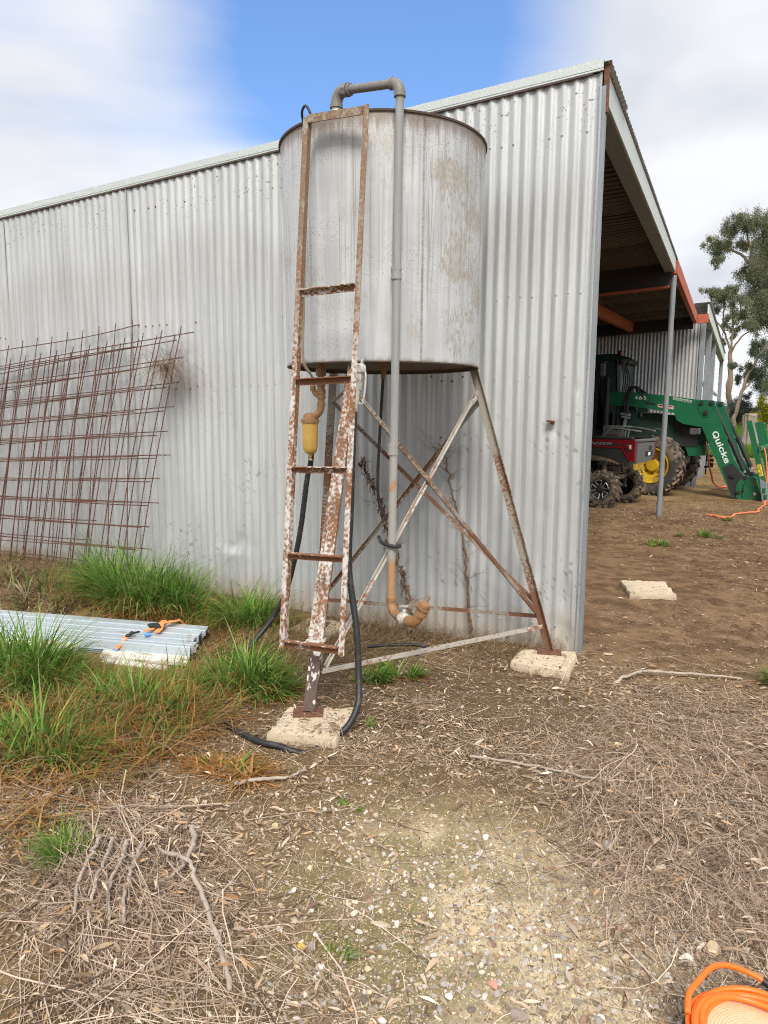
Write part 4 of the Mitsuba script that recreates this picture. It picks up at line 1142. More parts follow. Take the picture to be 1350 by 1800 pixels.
zt = 0.078 + 0.028 + 0.016
part("webbing", M().mesh(ribbon([(0.30, -0.245, 0.05), (0.285, -0.225, zt + 0.002), (0.285, -0.10, zt + 0.006), (0.31, 0.00, zt + 0.012), (0.36, 0.07, zt + 0.010)], 0.038)), "orange_web", ST)
part("webbing", M().mesh(ribbon([(0.21, -0.20, zt + 0.012), (0.265, -0.06, zt + 0.030), (0.262, 0.02, zt + 0.012), (0.275, 0.055, zt + 0.004)], 0.040)), "orange_web", ST)
part("webbing", M().mesh(ribbon([(0.13, -0.235, 0.10), (0.16, -0.22, zt + 0.016), (0.255, -0.09, zt + 0.02)], 0.030)), "orange_web", ST)
part("webbing", M().mesh(ribbon([(0.455, 0.185, zt + 0.004), (0.475, 0.215, zt - 0.02), (0.50, 0.245, 0.075), (0.515, 0.262, 0.060)], 0.044)), "orange_web", ST)
part("webbing", M().mesh(ribbon([(0.515, 0.262, 0.062), (0.53, 0.285, 0.040)], 0.044)), "blue_web", ST)
part("webbing", M().mesh(ribbon([(0.335, 0.095, zt + 0.006), (0.318, 0.135, zt + 0.004)], 0.042)), "blue_web", ST)
part("ratchet", M().mesh(box((0.085, 0.045, 0.022), bpt(0.315, -0.03, zt + 0.022), BR @ rotz(0.6), 0.005)).mesh(box((0.045, 0.05, 0.03), bpt(0.285, -0.01, zt + 0.018), BR @ rotz(0.6), 0.005)), "black_plastic", ST)
hk = M()
for c0, sg in ((bpt(0.415, 0.135, zt + 0.012), 1), (bpt(0.450, 0.170, zt + 0.008), -1)):
    e = bdir * 0.6 + bside * 0.8
    q = np.cross(e, V(0, 0, 1))
    hk.mesh(tube(smooth_path([c0 - e * 0.045, c0 - e * 0.005, c0 + e * 0.022 + q * 0.010 * sg, c0 + e * 0.012 + q * 0.030 * sg, c0 - e * 0.008 + q * 0.030 * sg], 5), 0.0075, 8))
part("hook", hk, "black_plastic", ST, smooth=True)

# ------------------------------------------------------------------ sawn log round with the coil of orange lead
LG = thing("log_round", "sawn log round with pale end grain and charred bark at the bottom right corner", "log")
LC, LR, LH = V(0.960, -2.955), 0.150, 0.10
ang = np.arange(72) * 2 * np.pi / 72


def log_r(a):
    return LR * (1 + 0.05 * np.cos(2 * a + 0.4) + 0.025 * np.cos(5 * a + 1.0))


rings = []
for s, z in ((1.04, -0.02), (1.06, 0.02), (1.04, LH * 0.7), (1.01, LH - 0.006), (0.97, LH)):
    r = log_r(ang) * s + 0.012 * (meshkit.fbm(np.stack([np.cos(ang) * 5, np.sin(ang) * 5, 0 * ang + z * 20], -1), 3, 1) - 0.5)
    rings.append(np.stack([LC[0] + r * np.cos(ang), LC[1] + r * np.sin(ang), z + 0 * ang], 1))
P = np.stack(rings)
part("bark", M().mesh(grid(np.concatenate([P, P[:, :1]], 1))), "char_bark", LG, smooth=True)


def endgrain_fn(p, n, uv):
    dx, dy = p.x - 0.960, p.y + 2.955
    r = dr.sqrt(dx * dx + dy * dy)
    a = dr.atan2(dy, dx)
    w = fbm(p.x * 14, p.y * 14, 1, 3)
    ring = 0.5 + 0.5 * dr.sin(r * 900 + 9 * w + 1.5 * dr.cos(2 * a + 0.4))
    c = mix((0.74, 0.56, 0.36), (0.52, 0.36, 0.20), ring * (0.4 + 0.6 * noise(p.x * 160, p.y * 160)))
    return mix(c, (0.36, 0.24, 0.14), 0.6 * smoothstep(0.90, 1.0, r / 0.148))


mat("end_grain", base_color=proc(endgrain_fn), roughness=0.85)
r = log_r(ang) * 0.975
part("end_grain", M().mesh(hull(np.vstack([np.stack([LC[0] + r * np.cos(ang), LC[1] + r * np.sin(ang), LH + 0.001 + 0 * ang], 1), np.stack([LC[0] + r * np.cos(ang), LC[1] + r * np.sin(ang), LH - 0.01 + 0 * ang], 1)]))), "end_grain", LG)
single("stick", M().mesh(tube(smooth_path([(0.935, -2.725, 0.035), (0.965, -2.735, 0.04), (1.01, -2.745, 0.03)], 4), [0.009, 0.010, 0.010, 0.010, 0.010, 0.010, 0.010, 0.009, 0.006], 8)), "white_board", "short pale stick lying behind the coil of orange lead", "stick")
CD = thing("extension_lead", "coil of thick orange extension lead lying on the sawn log round", "cord")
for k in range(6):
    rr = [0.140, 0.129, 0.118, 0.135, 0.124, 0.113][k]
    zz = LH + [0.009, 0.009, 0.009, 0.023, 0.023, 0.022][k]
    ph = k * 1.3
    q = np.linspace(0, 2 * np.pi, 80)
    pts = np.stack([LC[0] + (rr + 0.006 * np.cos(q * 2 + ph)) * np.cos(q) * 1.0 + 0.004 * np.sin(ph), LC[1] + (rr + 0.006 * np.cos(q * 2 + ph)) * np.sin(q), zz + 0.003 * np.sin(3 * q + ph)], 1)
    part("loop", M().mesh(tube(pts, 0.0072, 12)), "orange_cord", CD, smooth=True)
pts = smooth_path([(0.812, -2.985, LH + 0.046), (0.812, -2.93, LH + 0.050), (0.832, -2.87, LH + 0.048), (0.858, -2.80, LH + 0.038), (0.89, -2.757, LH + 0.026), (0.93, -2.738, LH + 0.014), (0.965, -2.733, LH + 0.004), (0.985, -2.735, LH - 0.002)], 8)
part("loop", M().mesh(tube(pts, 0.0072, 12)), "orange_cord", CD, smooth=True)
e = unit(pts[-1] - pts[-3])
part("plug", M().mesh(tube([pts[-1] - e * 0.004, pts[-1] + e * 0.012, pts[-1] + e * 0.013, pts[-1] + e * 0.055], [0.010, 0.0105, 0.015, 0.015], 16)), "rubber", CD, smooth=40)

# ------------------------------------------------------------------ dead vines on the wall and the stand
def vine(rng, pts, r0, r1, nside, curl, name, label):
    m = M()
    p = smooth_path(pts, 10)
    p[1:-1] += rng.normal(0, 0.006, (len(p) - 2, 3))
    p[:, 1] = np.minimum(p[:, 1], -0.02)
    c0 = V(0.15, 0.10, 0.065)
    m.mesh(tube(p, np.linspace(r0, r1, len(p)), 6), c0)
    for _ in range(nside):
        b = p[rng.integers(3, len(p))]
        L = rng.uniform(0.06, 0.22)
        a = rng.choice([0.0, np.pi]) + rng.normal(0, 0.5)
        q = [b]
        for s in range(5):
            a += rng.normal(0, 0.35)
            q.append(q[-1] + V(math.cos(a), rng.normal(0, 0.15) - 0.05, 0.55 + 0.5 * math.sin(a * 3)) * L / 5)
        q = smooth_path(q, 3)
        q[:, 1] = np.minimum(q[:, 1], -0.014)
        m.mesh(tube(q, np.linspace(0.0022, 0.001, len(q)), 4), c0 * rng.uniform(0.7, 1.4))
    n = curl
    w = rng.integers(2, len(p) - 1, n)
    pp = p[w] + rng.normal(0, 0.016, (n, 3))
    pp[:, 1] = np.minimum(pp[:, 1], -0.03)
    v, f, c = strands(rng, n, pp, 0, rng.uniform(0, 6.28, n), rng.uniform(-1.5, 0.8, n), rng.uniform(-4, 1, n), rng.uniform(0.03, 0.08, n), rng.uniform(0.004, 0.011, n), pick(rng, n, [(0.16, 0.10, 0.06), (0.24, 0.16, 0.10), (0.10, 0.07, 0.05)]), 4)
    m.add(v, f, c)
    single(name, m, "vcol", label, "dead vine")


rng = np.random.default_rng(31)
vine(rng, [(-0.71, -0.07, -0.02), (-0.745, -0.06, 0.3), (-0.79, -0.055, 0.69), (-0.85, -0.05, 0.9), (-0.90, -0.05, 1.08), (-0.94, -0.05, 1.25), (-0.99, -0.05, 1.36)], 0.011, 0.003, 30, 25, "dead_vine", "thin bare dead vine climbing the wall right of the fill coupling")
vine(rng, [(-1.05, -0.25, 0.0), (-1.12, -0.22, 0.26), (-1.19, -0.20, 0.42), (-1.27, -0.18, 0.62), (-1.29, -0.2, 0.70), (-1.40, -0.16, 0.98), (-1.50, -0.14, 1.14), (-1.56, -0.12, 1.25)], 0.008, 0.003, 22, 330, "dead_vine", "shrivelled leafy dead vine hanging behind the grey inlet pipe")

# ------------------------------------------------------------------ sticks lying about, one by one
rng = np.random.default_rng(17)


def stick(pts, r0, r1, label, col="stick_wood"):
    p = smooth_path(pts, 7)
    p[:, :2] += rng.normal(0, 0.004, (len(p), 2))
    p[:, 2] += ground_z(p[:, 0], p[:, 1])
    single("fallen_stick", M().mesh(tube(p, np.linspace(r0, r1, len(p)), 7)), col, label, "stick", smooth=True)


stick([(0.30, -0.52, 0.0), (0.36, -0.41, 0.03), (0.46, -0.31, 0.045), (0.60, -0.22, 0.03), (0.78, -0.16, 0.03), (0.98, -0.10, 0.012)], 0.010, 0.006, "long curved grey stick at the upper edge of the twig mat on the right")
stick([(-0.90, -2.92, 0.03), (-0.72, -2.97, 0.075), (-0.60, -3.05, 0.05), (-0.44, -3.16, 0.02), (-0.30, -3.28, 0.008)], 0.006, 0.008, "thick pale stick slanting down to the lower left of the picture")
stick([(-0.86, -2.78, 0.05), (-0.79, -2.86, 0.06), (-0.76, -2.95, 0.03), (-0.77, -3.05, 0.02)], 0.010, 0.006, "short pale bent stick at the top of the lower left brush pile")
for k in range(4):
    x, y = -1.02 + 0.055 * k, -3.07 + 0.012 * k
    stick([(x - 0.10, y + 0.10, 0.05), (x - 0.04, y + 0.02, 0.06), (x + 0.03, y - 0.10, 0.045), (x + 0.12, y - 0.20, 0.02)], 0.0075, 0.005, ["leftmost", "second", "third", "rightmost"][k] + " of four pale parallel sticks in the lower left brush pile")
stick([(-0.95, -2.42, 0.02), (-0.86, -2.36, 0.03), (-0.78, -2.28, 0.02), (-0.74, -2.19, 0.02)], 0.009, 0.005, "grey stick below the orange dead grass left of the front pad")
stick([(-0.15, -1.75, 0.015), (0.15, -1.72, 0.02), (0.42, -1.72, 0.025), (0.62, -1.62, 0.02)], 0.006, 0.004, "thin dark stick crossing the bare soil in the middle of the yard")

# ------------------------------------------------------------------ wheels
def wheel(parent, name, center, axis_out, R, W, rim_r, rim_mat, nlug, lug_h, lug_w, lug_len, sweep, style, label=None):
    """A tyre with its lugs and a rim; axis_out points out of the visible face."""
    z = unit(axis_out)
    A = frame(z, (0, 0, 1))
    c = np.asarray(center, float)
    h = W / 2
    Rb = R - lug_h
    prof = [(rim_r, -h * 0.80), (rim_r + 0.25 * (Rb - rim_r), -h * 0.98), (rim_r + 0.6 * (Rb - rim_r), -h * 1.03), (Rb - 0.03, -h * 0.92), (Rb, -h * 0.72), (Rb + 0.004, 0), (Rb, h * 0.72), (Rb - 0.03, h * 0.92),
            (rim_r + 0.6 * (Rb - rim_r), h * 1.03), (rim_r + 0.25 * (Rb - rim_r), h * 0.98), (rim_r, h * 0.80), (rim_r - 0.02, h * 0.55)]
    wk = part(name, M().mesh(lathe(prof, 64, A, c)), "tyre", parent, smooth=40, label=label)
    m = M()
    for k in range(nlug):
        for sd in (-1, 1):
            a = 2 * np.pi * (k + (0.25 * sd)) / nlug
            L = box((lug_h * 1.6, lug_w, lug_len), (0, 0, 0), None, min(0.006, lug_h * 0.2))
            L = xf(L, rotx(sweep * sd))
            L = xf(L, None, (Rb + lug_h * 0.15, 0, sd * h * 0.50))
            L = xf(L, rotz(a))
            m.mesh(xf(L, A, c))
            S = box((lug_h * 2.2, lug_w * 0.9, 0.02), (Rb - lug_h * 0.9, 0, sd * h * 0.93), roty(sd * 0.35))
            S = xf(S, rotz(a + 0.10 * (1 if sweep > 0 else -1)))
            m.mesh(xf(S, A, c))
    part("lug", m, "tyre_tread", wk, kind="stuff")
    return wk, A, c


def dish(wk, A, c, prof, material, n=48, name="rim"):
    return part(name, M().mesh(lathe(prof, n, A, c)), material, wk, smooth=35)


# ------------------------------------------------------------------ tractor, nose to the right, loader lowered
TR = thing("tractor", "muddy green tractor with a lowered front loader parked nose out under the shed", "tractor")
CY = 11.28                                        # its middle plane


def loader_poly(pts, s):
    return [(0.8125 + s * (x - 0.8125), 1.54 + s * (z - 1.54)) for x, z in pts]


SA = 1.0205
ARM = loader_poly([(-1.589, 2.066), (-0.888, 2.027), (-0.337, 1.964), (0.174, 1.884), (0.434, 1.87), (0.52, 1.838), (0.912, 0.79), (1.144, 0.422), (1.124, 0.242), (0.992, 0.054), (0.907, 0.104), (0.317, 1.389), (0.3, 1.365),
                   (-0.02, 1.425), (-0.14, 1.50), (-0.172, 1.626), (-0.319, 1.645), (-0.747, 1.73), (-1.576, 1.797)], SA)


def lp(x, z, y):
    return V(0.8125 + SA * (x - 0.8125), y, 1.54 + SA * (z - 1.54))


arms = []
for yA, sd in ((10.70, -1), (11.86, 1)):
    m = M().mesh(plate_xz(ARM, yA - 0.06, yA + 0.06))
    ak = part("loader_arm", m, "green_paint", TR)
    arms.append(ak)
    g = M().mesh(plate_xz(loader_poly([(0.20, 1.87), (0.50, 1.86), (0.53, 1.80), (0.44, 1.55), (0.34, 1.55), (0.24, 1.72)], SA), yA - 0.072, yA + 0.072))
    part("knee_plate", g, "green_paint", ak)
    g = M().mesh(plate_xz(loader_poly([(0.73, 0.62), (0.90, 0.70), (1.13, 0.43), (1.12, 0.25), (0.99, 0.06), (0.91, 0.12)], SA), yA - 0.064, yA + 0.064))
    part("worn_end", g, "black_plastic", ak)
    for (x, z, r) in ((0.295, 1.82, 0.042), (0.476, 1.823, 0.045), (0.385, 1.638, 0.045), (0.923, 0.486, 0.062), (1.135, 0.441, 0.04), (1.033, 0.158, 0.04)):
        part("pivot_pin", M().mesh(tube([lp(x, z, yA - 0.10), lp(x, z, yA + 0.10)], r, 18)).mesh(tube([lp(x, z, yA - 0.112), lp(x, z, yA + 0.112)], r * 0.5, 8)), "black_plastic", ak, smooth=40)
    for (q, dy) in (([(0.513, 1.786), (0.824, 1.143), (1.115, 0.531)], 0.0),):
        p = [lp(x, z, yA + dy) for x, z in q]
        cm = M().mesh(tube([p[0], p[1] + 0.02 * (p[0] - p[1])], 0.030, 14)).mesh(tube([p[1], p[2] + 0.06 * (p[1] - p[2])], 0.046, 14)).mesh(tube([p[1] + 0.03 * (p[0] - p[1]), p[1] - 0.03 * (p[0] - p[1])], 0.052, 14))
        ck = part("cylinder", cm, "black_plastic", ak, smooth=40)
        part("rod_end", M().mesh(tube([p[2] + 0.06 * (p[1] - p[2]), p[2]], 0.022, 12)), "bright_alloy", ck, smooth=40)
    br = loader_poly([(0.985, 0.249), (1.01, 0.33), (1.05, 0.40), (1.143, 0.455), (1.17, 0.40), (1.10, 0.30), (1.08, 0.2), (1.10, 0.03), (1.007, 0.05)], SA)
    part("implement_link", M().mesh(plate_xz(br, yA - 0.085, yA - 0.062)).mesh(plate_xz(br, yA + 0.062, yA + 0.085)), "green_paint", ak)
    br = loader_poly([(1.13, 0.30), (1.17, 0.44), (1.27, 0.46), (1.31, 0.44), (1.421, 0.109), (1.43, 0.02), (1.10, 0.02)], SA)
    part("implement_link", M().mesh(plate_xz(br, yA - 0.05, yA + 0.05)), "green_paint", ak)
yf = 10.70 - 0.0605


def lettering(text, height, start, dxz, depth, y, material, parent, bold=True, length=None, name="lettering"):
    """Raised lettering on a face that looks towards -y; dxz: reading direction in (x, z)."""
    t = meshkit.text_mesh(text, height, depth, bold)
    v = np.array(t.vertices)
    if length:
        v[:, 0] *= length / v[:, 0].max()
    d = unit(V(dxz[0], 0, dxz[1]))
    u = V(-d[2], 0, d[0])
    w = V(0, -1, 0)
    P = np.asarray(start, float) + v[:, :1] * d + v[:, 1:2] * u + v[:, 2:3] * w
    part(name, M().add(P, np.array(t.faces)), material, parent)


s0, s1 = lp(0.505, 1.275, 0), lp(0.775, 0.685, 0)
lettering("Quicke", 0.100, (s0[0], yf, s0[2]), (s1[0] - s0[0], s1[2] - s0[2]), 0.002, yf, "white_print", arms[0], True, np.linalg.norm(s1 - s0))
p = loader_poly([(-0.223, 1.885), (-0.219, 1.935), (0.128, 1.868), (0.119, 1.813)], SA)
pl = part("decal", M().mesh(plate_xz(p, yf - 0.0005, yf - 0.0015)), "label_green", arms[0])
s0 = lp(-0.205, 1.89, 0)
lettering("N HOWARD", 0.040, (s0[0], yf - 0.0016, s0[2] - 0.008), (0.34, -0.070), 0.0012, yf, "black_print", pl, True, 0.33)
s0 = lp(-0.93, 1.90, 0)
lettering("665", 0.068, (s0[0] - 0.02, yf, s0[2]), (1, -0.05), 0.0015, yf, "white_print", arms[0], True, 0.23)
part("decal", M().mesh(plate_xz(loader_poly([(-0.494, 1.802), (-0.20, 1.765), (-0.20, 1.700), (-0.491, 1.743)], SA), yf - 0.0005, yf - 0.0015)), "label_pink", arms[0])
part("decal", M().mesh(plate_xz(loader_poly([(-0.478, 1.788), (-0.22, 1.754), (-0.22, 1.735), (-0.478, 1.766)], SA), yf - 0.0018, yf - 0.0028)), "red_plastic", arms[0])
part("decal", M().mesh(plate_xz(loader_poly([(-0.740, 1.845), (-0.545, 1.820), (-0.550, 1.775), (-0.740, 1.800)], SA), yf - 0.0005, yf - 0.0015)), "black_print", arms[0])
part("cross_tube", M().mesh(tube([lp(0.80, 0.72, 10.70), lp(0.80, 0.72, 11.86)], 0.07, 16)), "green_paint", TR, smooth=40)
# fork frame on the loader, resting on the ground
for yA, (a, b) in ((10.45, ((1.145, 1.49), (1.47, 0.31))), (10.98, ((1.235, 1.46), (1.535, 0.34))), (11.75, ((1.235, 1.46), (1.535, 0.34)))):
    pa, pb = V(0.8125 + 1.01 * (a[0] - 0.8125), yA, a[1]), V(0.8125 + 1.01 * (b[0] - 0.8125), yA, b[1])
    m = M().mesh(bar(pb, pa, [(-0.035, -0.045), (0.035, -0.045), (0.035, 0.045), (0.027, 0.045), (0.027, -0.037), (-0.027, -0.037), (-0.027, 0.045), (-0.035, 0.045)], (1, 0, 0.3)))
    uk = part("fork_upright", m, "green_paint", TR)
    if yA == 10.45:
        d = unit(pb - pa)
        f0 = pa + d * 0.83
        u = unit(np.cross(d, V(0, 1, 0)))
        m = bar(f0, f0 + d * 0.22, [(-0.043, -0.0355), (0.043, -0.0355), (0.043, -0.037), (-0.043, -0.037)], (0, 1, 0))
        pl = part("decal", M().mesh(plate_xz([tuple((f0 + d * s + u * t)[[0, 2]]) for s, t in ((0, -0.034), (0.22, -0.034), (0.22, 0.034), (0, 0.034))], yA - 0.036, yA - 0.0375)), "yellow_print", uk)
        q = f0 + d * 0.012 + V(-0.024 * d[2] * -1, 0, 0) * 0
        lettering("KerFab", 0.045, (f0 + d * 0.012 - V(-d[2], 0, d[0]) * 0.024) * V(1, 0, 1) + V(0, yA - 0.0376, 0), (d[0], d[2]), 0.001, 0, "black_print", pl, True, 0.195)
        part("worn_foot", M().mesh(plate_xz([(1.40, 0.44), (1.52, 0.36), (1.56, 0.04), (1.47, 0.0)], yA - 0.05, yA + 0.05)), "post_steel", uk)
for z, x in ((0.98, 1.37), (0.10, 1.52), (0.22, 1.49)):
    part("fork_crossbar", M().mesh(box((0.05, 1.75, 0.09), (x, 11.25, z), None, 0.006)), "green_paint", TR)
part("safety_decal", M().mesh(box((0.05, 0.002, 0.055), (1.318, 10.642, 0.12))), "label_pink", TR)
# body
hood = M().mesh(hull([(x, CY + s * w, z) for s in (-1, 1) for (x, w, z) in ((-1.35, 0.40, 1.68), (-1.35, 0.44, 1.30), (0.0, 0.36, 1.56), (0.28, 0.33, 1.42), (0.38, 0.33, 1.10), (0.30, 0.36, 1.0), (-1.35, 0.44, 1.0))]))
HD = part("hood", hood, "dark_green", TR, smooth=30)
m = M()
for k in range(5):
    m.mesh(box((0.018, 0.03, 0.42), (-0.19 + 0.085 * k, CY - 0.385 + 0.012 * k, 1.20), None, 0.003))
part("side_grille", m.mesh(box((0.46, 0.02, 0.46), (-0.02, CY - 0.368, 1.20))), "black_plastic", HD)
part("headlight", M().mesh(box((0.20, 0.06, 0.125), (0.155, CY - 0.365, 1.275), rotz(0.10), 0.02)), "lamp_glass", HD)
part("headlight", M().mesh(box((0.06, 0.16, 0.11), (0.315, CY - 0.23, 1.27), rotz(-0.3), 0.02)), "lamp_glass", HD)
part("headlight", M().mesh(box((0.20, 0.06, 0.125), (0.155, CY + 0.365, 1.275), rotz(-0.10), 0.02)), "lamp_glass", HD)
part("front_weight_frame", M().mesh(hull([(x, CY + s * 0.36, z) for s in (-1, 1) for x, z in ((-0.05, 1.05), (0.36, 0.98), (0.37, 0.80), (0.06, 0.78))])), "green_paint", TR)
part("engine", M().mesh(box((1.5, 0.5, 0.55), (-0.75, CY, 0.85), None, 0.04)).mesh(box((1.6, 0.36, 0.4), (-1.9, CY, 0.8), None, 0.05)), "black_plastic", TR)
part("fuel_step", M().mesh(box((0.75, 0.36, 0.35), (-1.35, CY - 0.50, 0.93), None, 0.03)), "dark_green", TR)
part("hand_rail", M().mesh(tube(smooth_path([(-0.87, 10.80, 1.56), (-0.86, 10.80, 1.62), (-0.80, 10.80, 1.63), (-0.50, 10.80, 1.62), (-0.44, 10.80, 1.60), (-0.42, 10.80, 1.55)], 5), 0.011, 8)), "bright_alloy", TR, smooth=True)
MOUNT = [(-1.45, 1.0), (-1.05, 1.0), (-0.95, 1.70), (-1.10, 2.02), (-1.62, 2.06), (-1.62, 1.75), (-1.35, 1.60)]
for y0 in (10.74, 11.72):
    part("loader_mount", M().mesh(plate_xz(MOUNT, y0, y0 + 0.10)), "dark_green", TR)
part("front_axle", M().mesh(tube([(-0.50, 10.6, 0.60), (-0.50, 11.95, 0.60)], 0.10, 14)).mesh(box((0.3, 0.7, 0.24), (-0.45, CY, 0.62), None, 0.04)), "dark_green", TR, smooth=40)
m = M()
for k, (x, z) in enumerate(((0.40, 0.78), (0.42, 0.70), (0.44, 0.62), (0.45, 0.70))):
    m.mesh(box((0.10, 0.16 - 0.02 * k, 0.06), (x, CY - 0.05 * k, z), None, 0.01))
m.mesh(tube([(0.37, 11.1, 0.80), (0.37, 11.1, 0.42)], 0.012, 8)).mesh(tube([(0.50, 11.1, 0.58), (0.34, 11.1, 0.56)], 0.02, 8))
part("front_hitch", m, "black_plastic", TR, smooth=40)
st = math.radians(11)
for cy, sd in ((10.47, -1), (12.09, 1)):
    out = V(-math.sin(st) * 1.0, -math.cos(st), 0) if sd < 0 else V(math.sin(st), math.cos(st), 0)
    wk, A, c = wheel(TR, "front_wheel", (-0.50, cy, 0.60), out, 0.60, 0.36, 0.345, "yellow_paint", 20, 0.030, 0.042, 0.19, 0.75 * (1 if sd < 0 else -1), "ag")
    dish(wk, A, c, [(0.360, 0.150), (0.352, 0.172), (0.340, 0.170), (0.325, 0.145), (0.318, 0.110), (0.300, 0.100), (0.285, 0.085), (0.265, 0.082), (0.215, 0.060), (0.205, 0.030), (0.175, 0.025), (0.135, 0.030), (0.130, 0.055), (0.120, 0.085), (0.110, 0.098), (0.0005, 0.104)], "yellow_paint")
    bm = M()
    for k in range(8):
        a = 2 * np.pi * k / 8
        bm.mesh(tube([c + A @ V(0.165 * math.cos(a), 0.165 * math.sin(a), 0.02), c + A @ V(0.165 * math.cos(a), 0.165 * math.sin(a), 0.055)], 0.014, 6))
    for k in range(4):
        a = 2 * np.pi * (k + 0.35) / 4
        q = [c + A @ V(0.245 * math.cos(a + e), 0.245 * math.sin(a + e), 0.0745) for e in np.linspace(-0.19, 0.19, 6)]
        bm.mesh(tube(q, 0.011, 6))
    part("wheel_nut", bm, "black_plastic", wk, kind="stuff")
for cy, sd in ((10.42, -1), (12.14, 1)):
    wk, A, c = wheel(TR, "rear_wheel", (-2.75, cy, 0.82), (0, sd, 0), 0.82, 0.46, 0.48, "yellow_paint", 20, 0.05, 0.05, 0.26, 0.75, "ag")
    dish(wk, A, c, [(0.50, 0.19), (0.47, 0.20), (0.44, 0.10), (0.30, 0.02), (0.2, 0.02), (0.15, 0.07), (0.0005, 0.08)], "yellow_paint")
# cab
CABX0, CABX1 = -2.95, -1.38
roof = M().mesh(hull([(x, CY + s * w, z) for s in (-1, 1) for (x, w, z) in ((-3.05, 0.62, 2.70), (-1.25, 0.62, 2.66), (-3.0, 0.62, 2.84), (-1.42, 0.58, 2.83), (-1.20, 0.55, 2.72))]))
CAB = part("cab_roof", roof, "dark_green", TR, smooth=30)
part("beacon", M().mesh(lathe([(0.055, 2.82), (0.055, 2.86), (0.045, 2.90), (0.0005, 2.915)], 16, None, (-1.36, CY - 0.42, 0))), "red_plastic", CAB, smooth=40)
for s in (-1, 1):
    yy = CY + s * 0.62
    part("cab_pillar", M().mesh(bar((-1.30, yy - s * 0.08, 1.10), (-1.36, yy, 2.70), rect(0.075, 0.075))), "black_plastic", TR)
    part("cab_pillar", M().mesh(bar((-1.80, yy, 0.95), (-1.74, yy, 2.70), rect(0.10, 0.06))), "black_plastic", TR)
    part("cab_pillar", M().mesh(bar((-2.92, yy, 1.4), (-2.92, yy, 2.70), rect(0.08, 0.08))), "black_plastic", TR)
    part("side_window", M().mesh(plate_xz([(-1.42, 1.62), (-1.34, 1.62), (-1.40, 2.66), (-1.70, 2.66), (-1.66, 1.75)], yy - 0.004, yy + 0.004)), "cab_glass", TR)
    part("side_window", M().mesh(plate_xz([(-1.86, 1.05), (-1.82, 2.66), (-2.86, 2.66), (-2.86, 1.5)], yy - 0.004, yy + 0.004)), "cab_glass", TR)
part("windscreen", M().mesh(box((0.012, 1.10, 1.05), (-1.335, CY, 2.12))), "cab_glass", TR)
part("seat", M().mesh(box((0.5, 0.5, 0.14), (-2.4, CY, 1.35), None, 0.04)).mesh(box((0.14, 0.5, 0.6), (-2.62, CY, 1.7), None, 0.05)), "black_plastic", TR)
part("cab_floor", M().mesh(box((1.6, 1.2, 0.5), (-2.15, CY, 1.05), None, 0.03)), "black_plastic", TR)
for s, (x, y) in ((0, (-1.27, CY - 0.60)), (1, (-1.22, CY - 0.40))):
    wl = M().mesh(box((0.10, 0.13, 0.10), (x, y, 2.66), rotz(0.2), 0.02)).mesh(tube([(x + 0.04, y, 2.66), (x + 0.062, y, 2.655)], 0.045, 14))
    part("work_light", wl, "black_plastic", CAB, smooth=40)
part("mirror", M().mesh(box((0.11, 0.05, 0.27), (-1.60, CY - 0.80, 2.50), rotz(0.15), 0.02)).mesh(tube([(-1.55, CY - 0.65, 2.66), (-1.58, CY - 0.78, 2.66), (-1.60, CY - 0.80, 2.6)], 0.012, 8)), "grey_plastic", CAB)
part("exhaust", M().mesh(tube([(-1.52, CY - 0.70, 1.15), (-1.52, CY - 0.70, 2.35)], 0.045, 14)).mesh(tube([(-1.52, CY - 0.70, 1.3), (-1.52, CY - 0.70, 2.0)], 0.065, 14)), "black_plastic", TR, smooth=40)
rng = np.random.default_rng(4)
hm = M()
for k in range(9):
    x0 = -1.13 + 0.018 * (k % 5)
    y0 = 10.66 - 0.02 * (k % 3)
    hm.mesh(tube(smooth_path([(x0 - 0.02, y0, 1.60), (x0 - 0.05 + 0.03 * rng.random(), y0, 1.85), (x0 + 0.02, y0, 2.06 + 0.05 * rng.random()), (x0 + 0.12, y0, 2.12 + 0.04 * rng.random()), (x0 + 0.20 + 0.02 * k, y0 + 0.02, 2.0), (x0 + 0.24 + 0.02 * k, y0 + 0.03, 1.84)], 6), 0.0115, 8))
for k in range(4):
    hm.mesh(tube(smooth_path([(-1.28 + 0.03 * k, CY - 0.55, 2.60), (-1.22 + 0.04 * k, CY - 0.62, 2.3), (-1.24 + 0.03 * k, CY - 0.62, 2.0), (-1.20, 10.68, 1.75)], 6), 0.012, 8))
part("hydraulic_hoses", hm, "black_plastic", TR, smooth=True, kind="stuff")
part("hose_block", M().mesh(box((0.20, 0.05, 0.05), (-1.14, 10.64, 1.60), roty(0.12), 0.006)).mesh(box((0.17, 0.05, 0.04), (-1.13, 10.63, 1.54), roty(0.12), 0.006)).mesh(bar((-1.13, 10.65, 1.54), (-1.16, 10.66, 1.36), rect(0.10, 0.02))), "front_steel" if False else "post_steel", TR)
part("mudguard", M().mesh(grid(np.stack([np.stack([-0.50 + 0.70 * np.cos(q), 10.30 + 0 * q, 0.62 + 0.70 * np.sin(q)], 1) for q in (np.linspace(1.35, 2.1, 10),)] + [np.stack([-0.50 + 0.70 * np.cos(q), 10.66 + 0 * q, 0.62 + 0.70 * np.sin(q)], 1) for q in (np.linspace(1.35, 2.1, 10),)]))), "grey_plastic", TR)

# the tractor stands a little askew, its nose towards the yard
TRM = T().translate([-0.5, 10.47, 0]).rotate([0, 0, 1], -7.0).translate([0.5, -10.47, 0])
for k in scene:
    if k.startswith("tractor__"):
        scene[k]["to_world"] = TRM

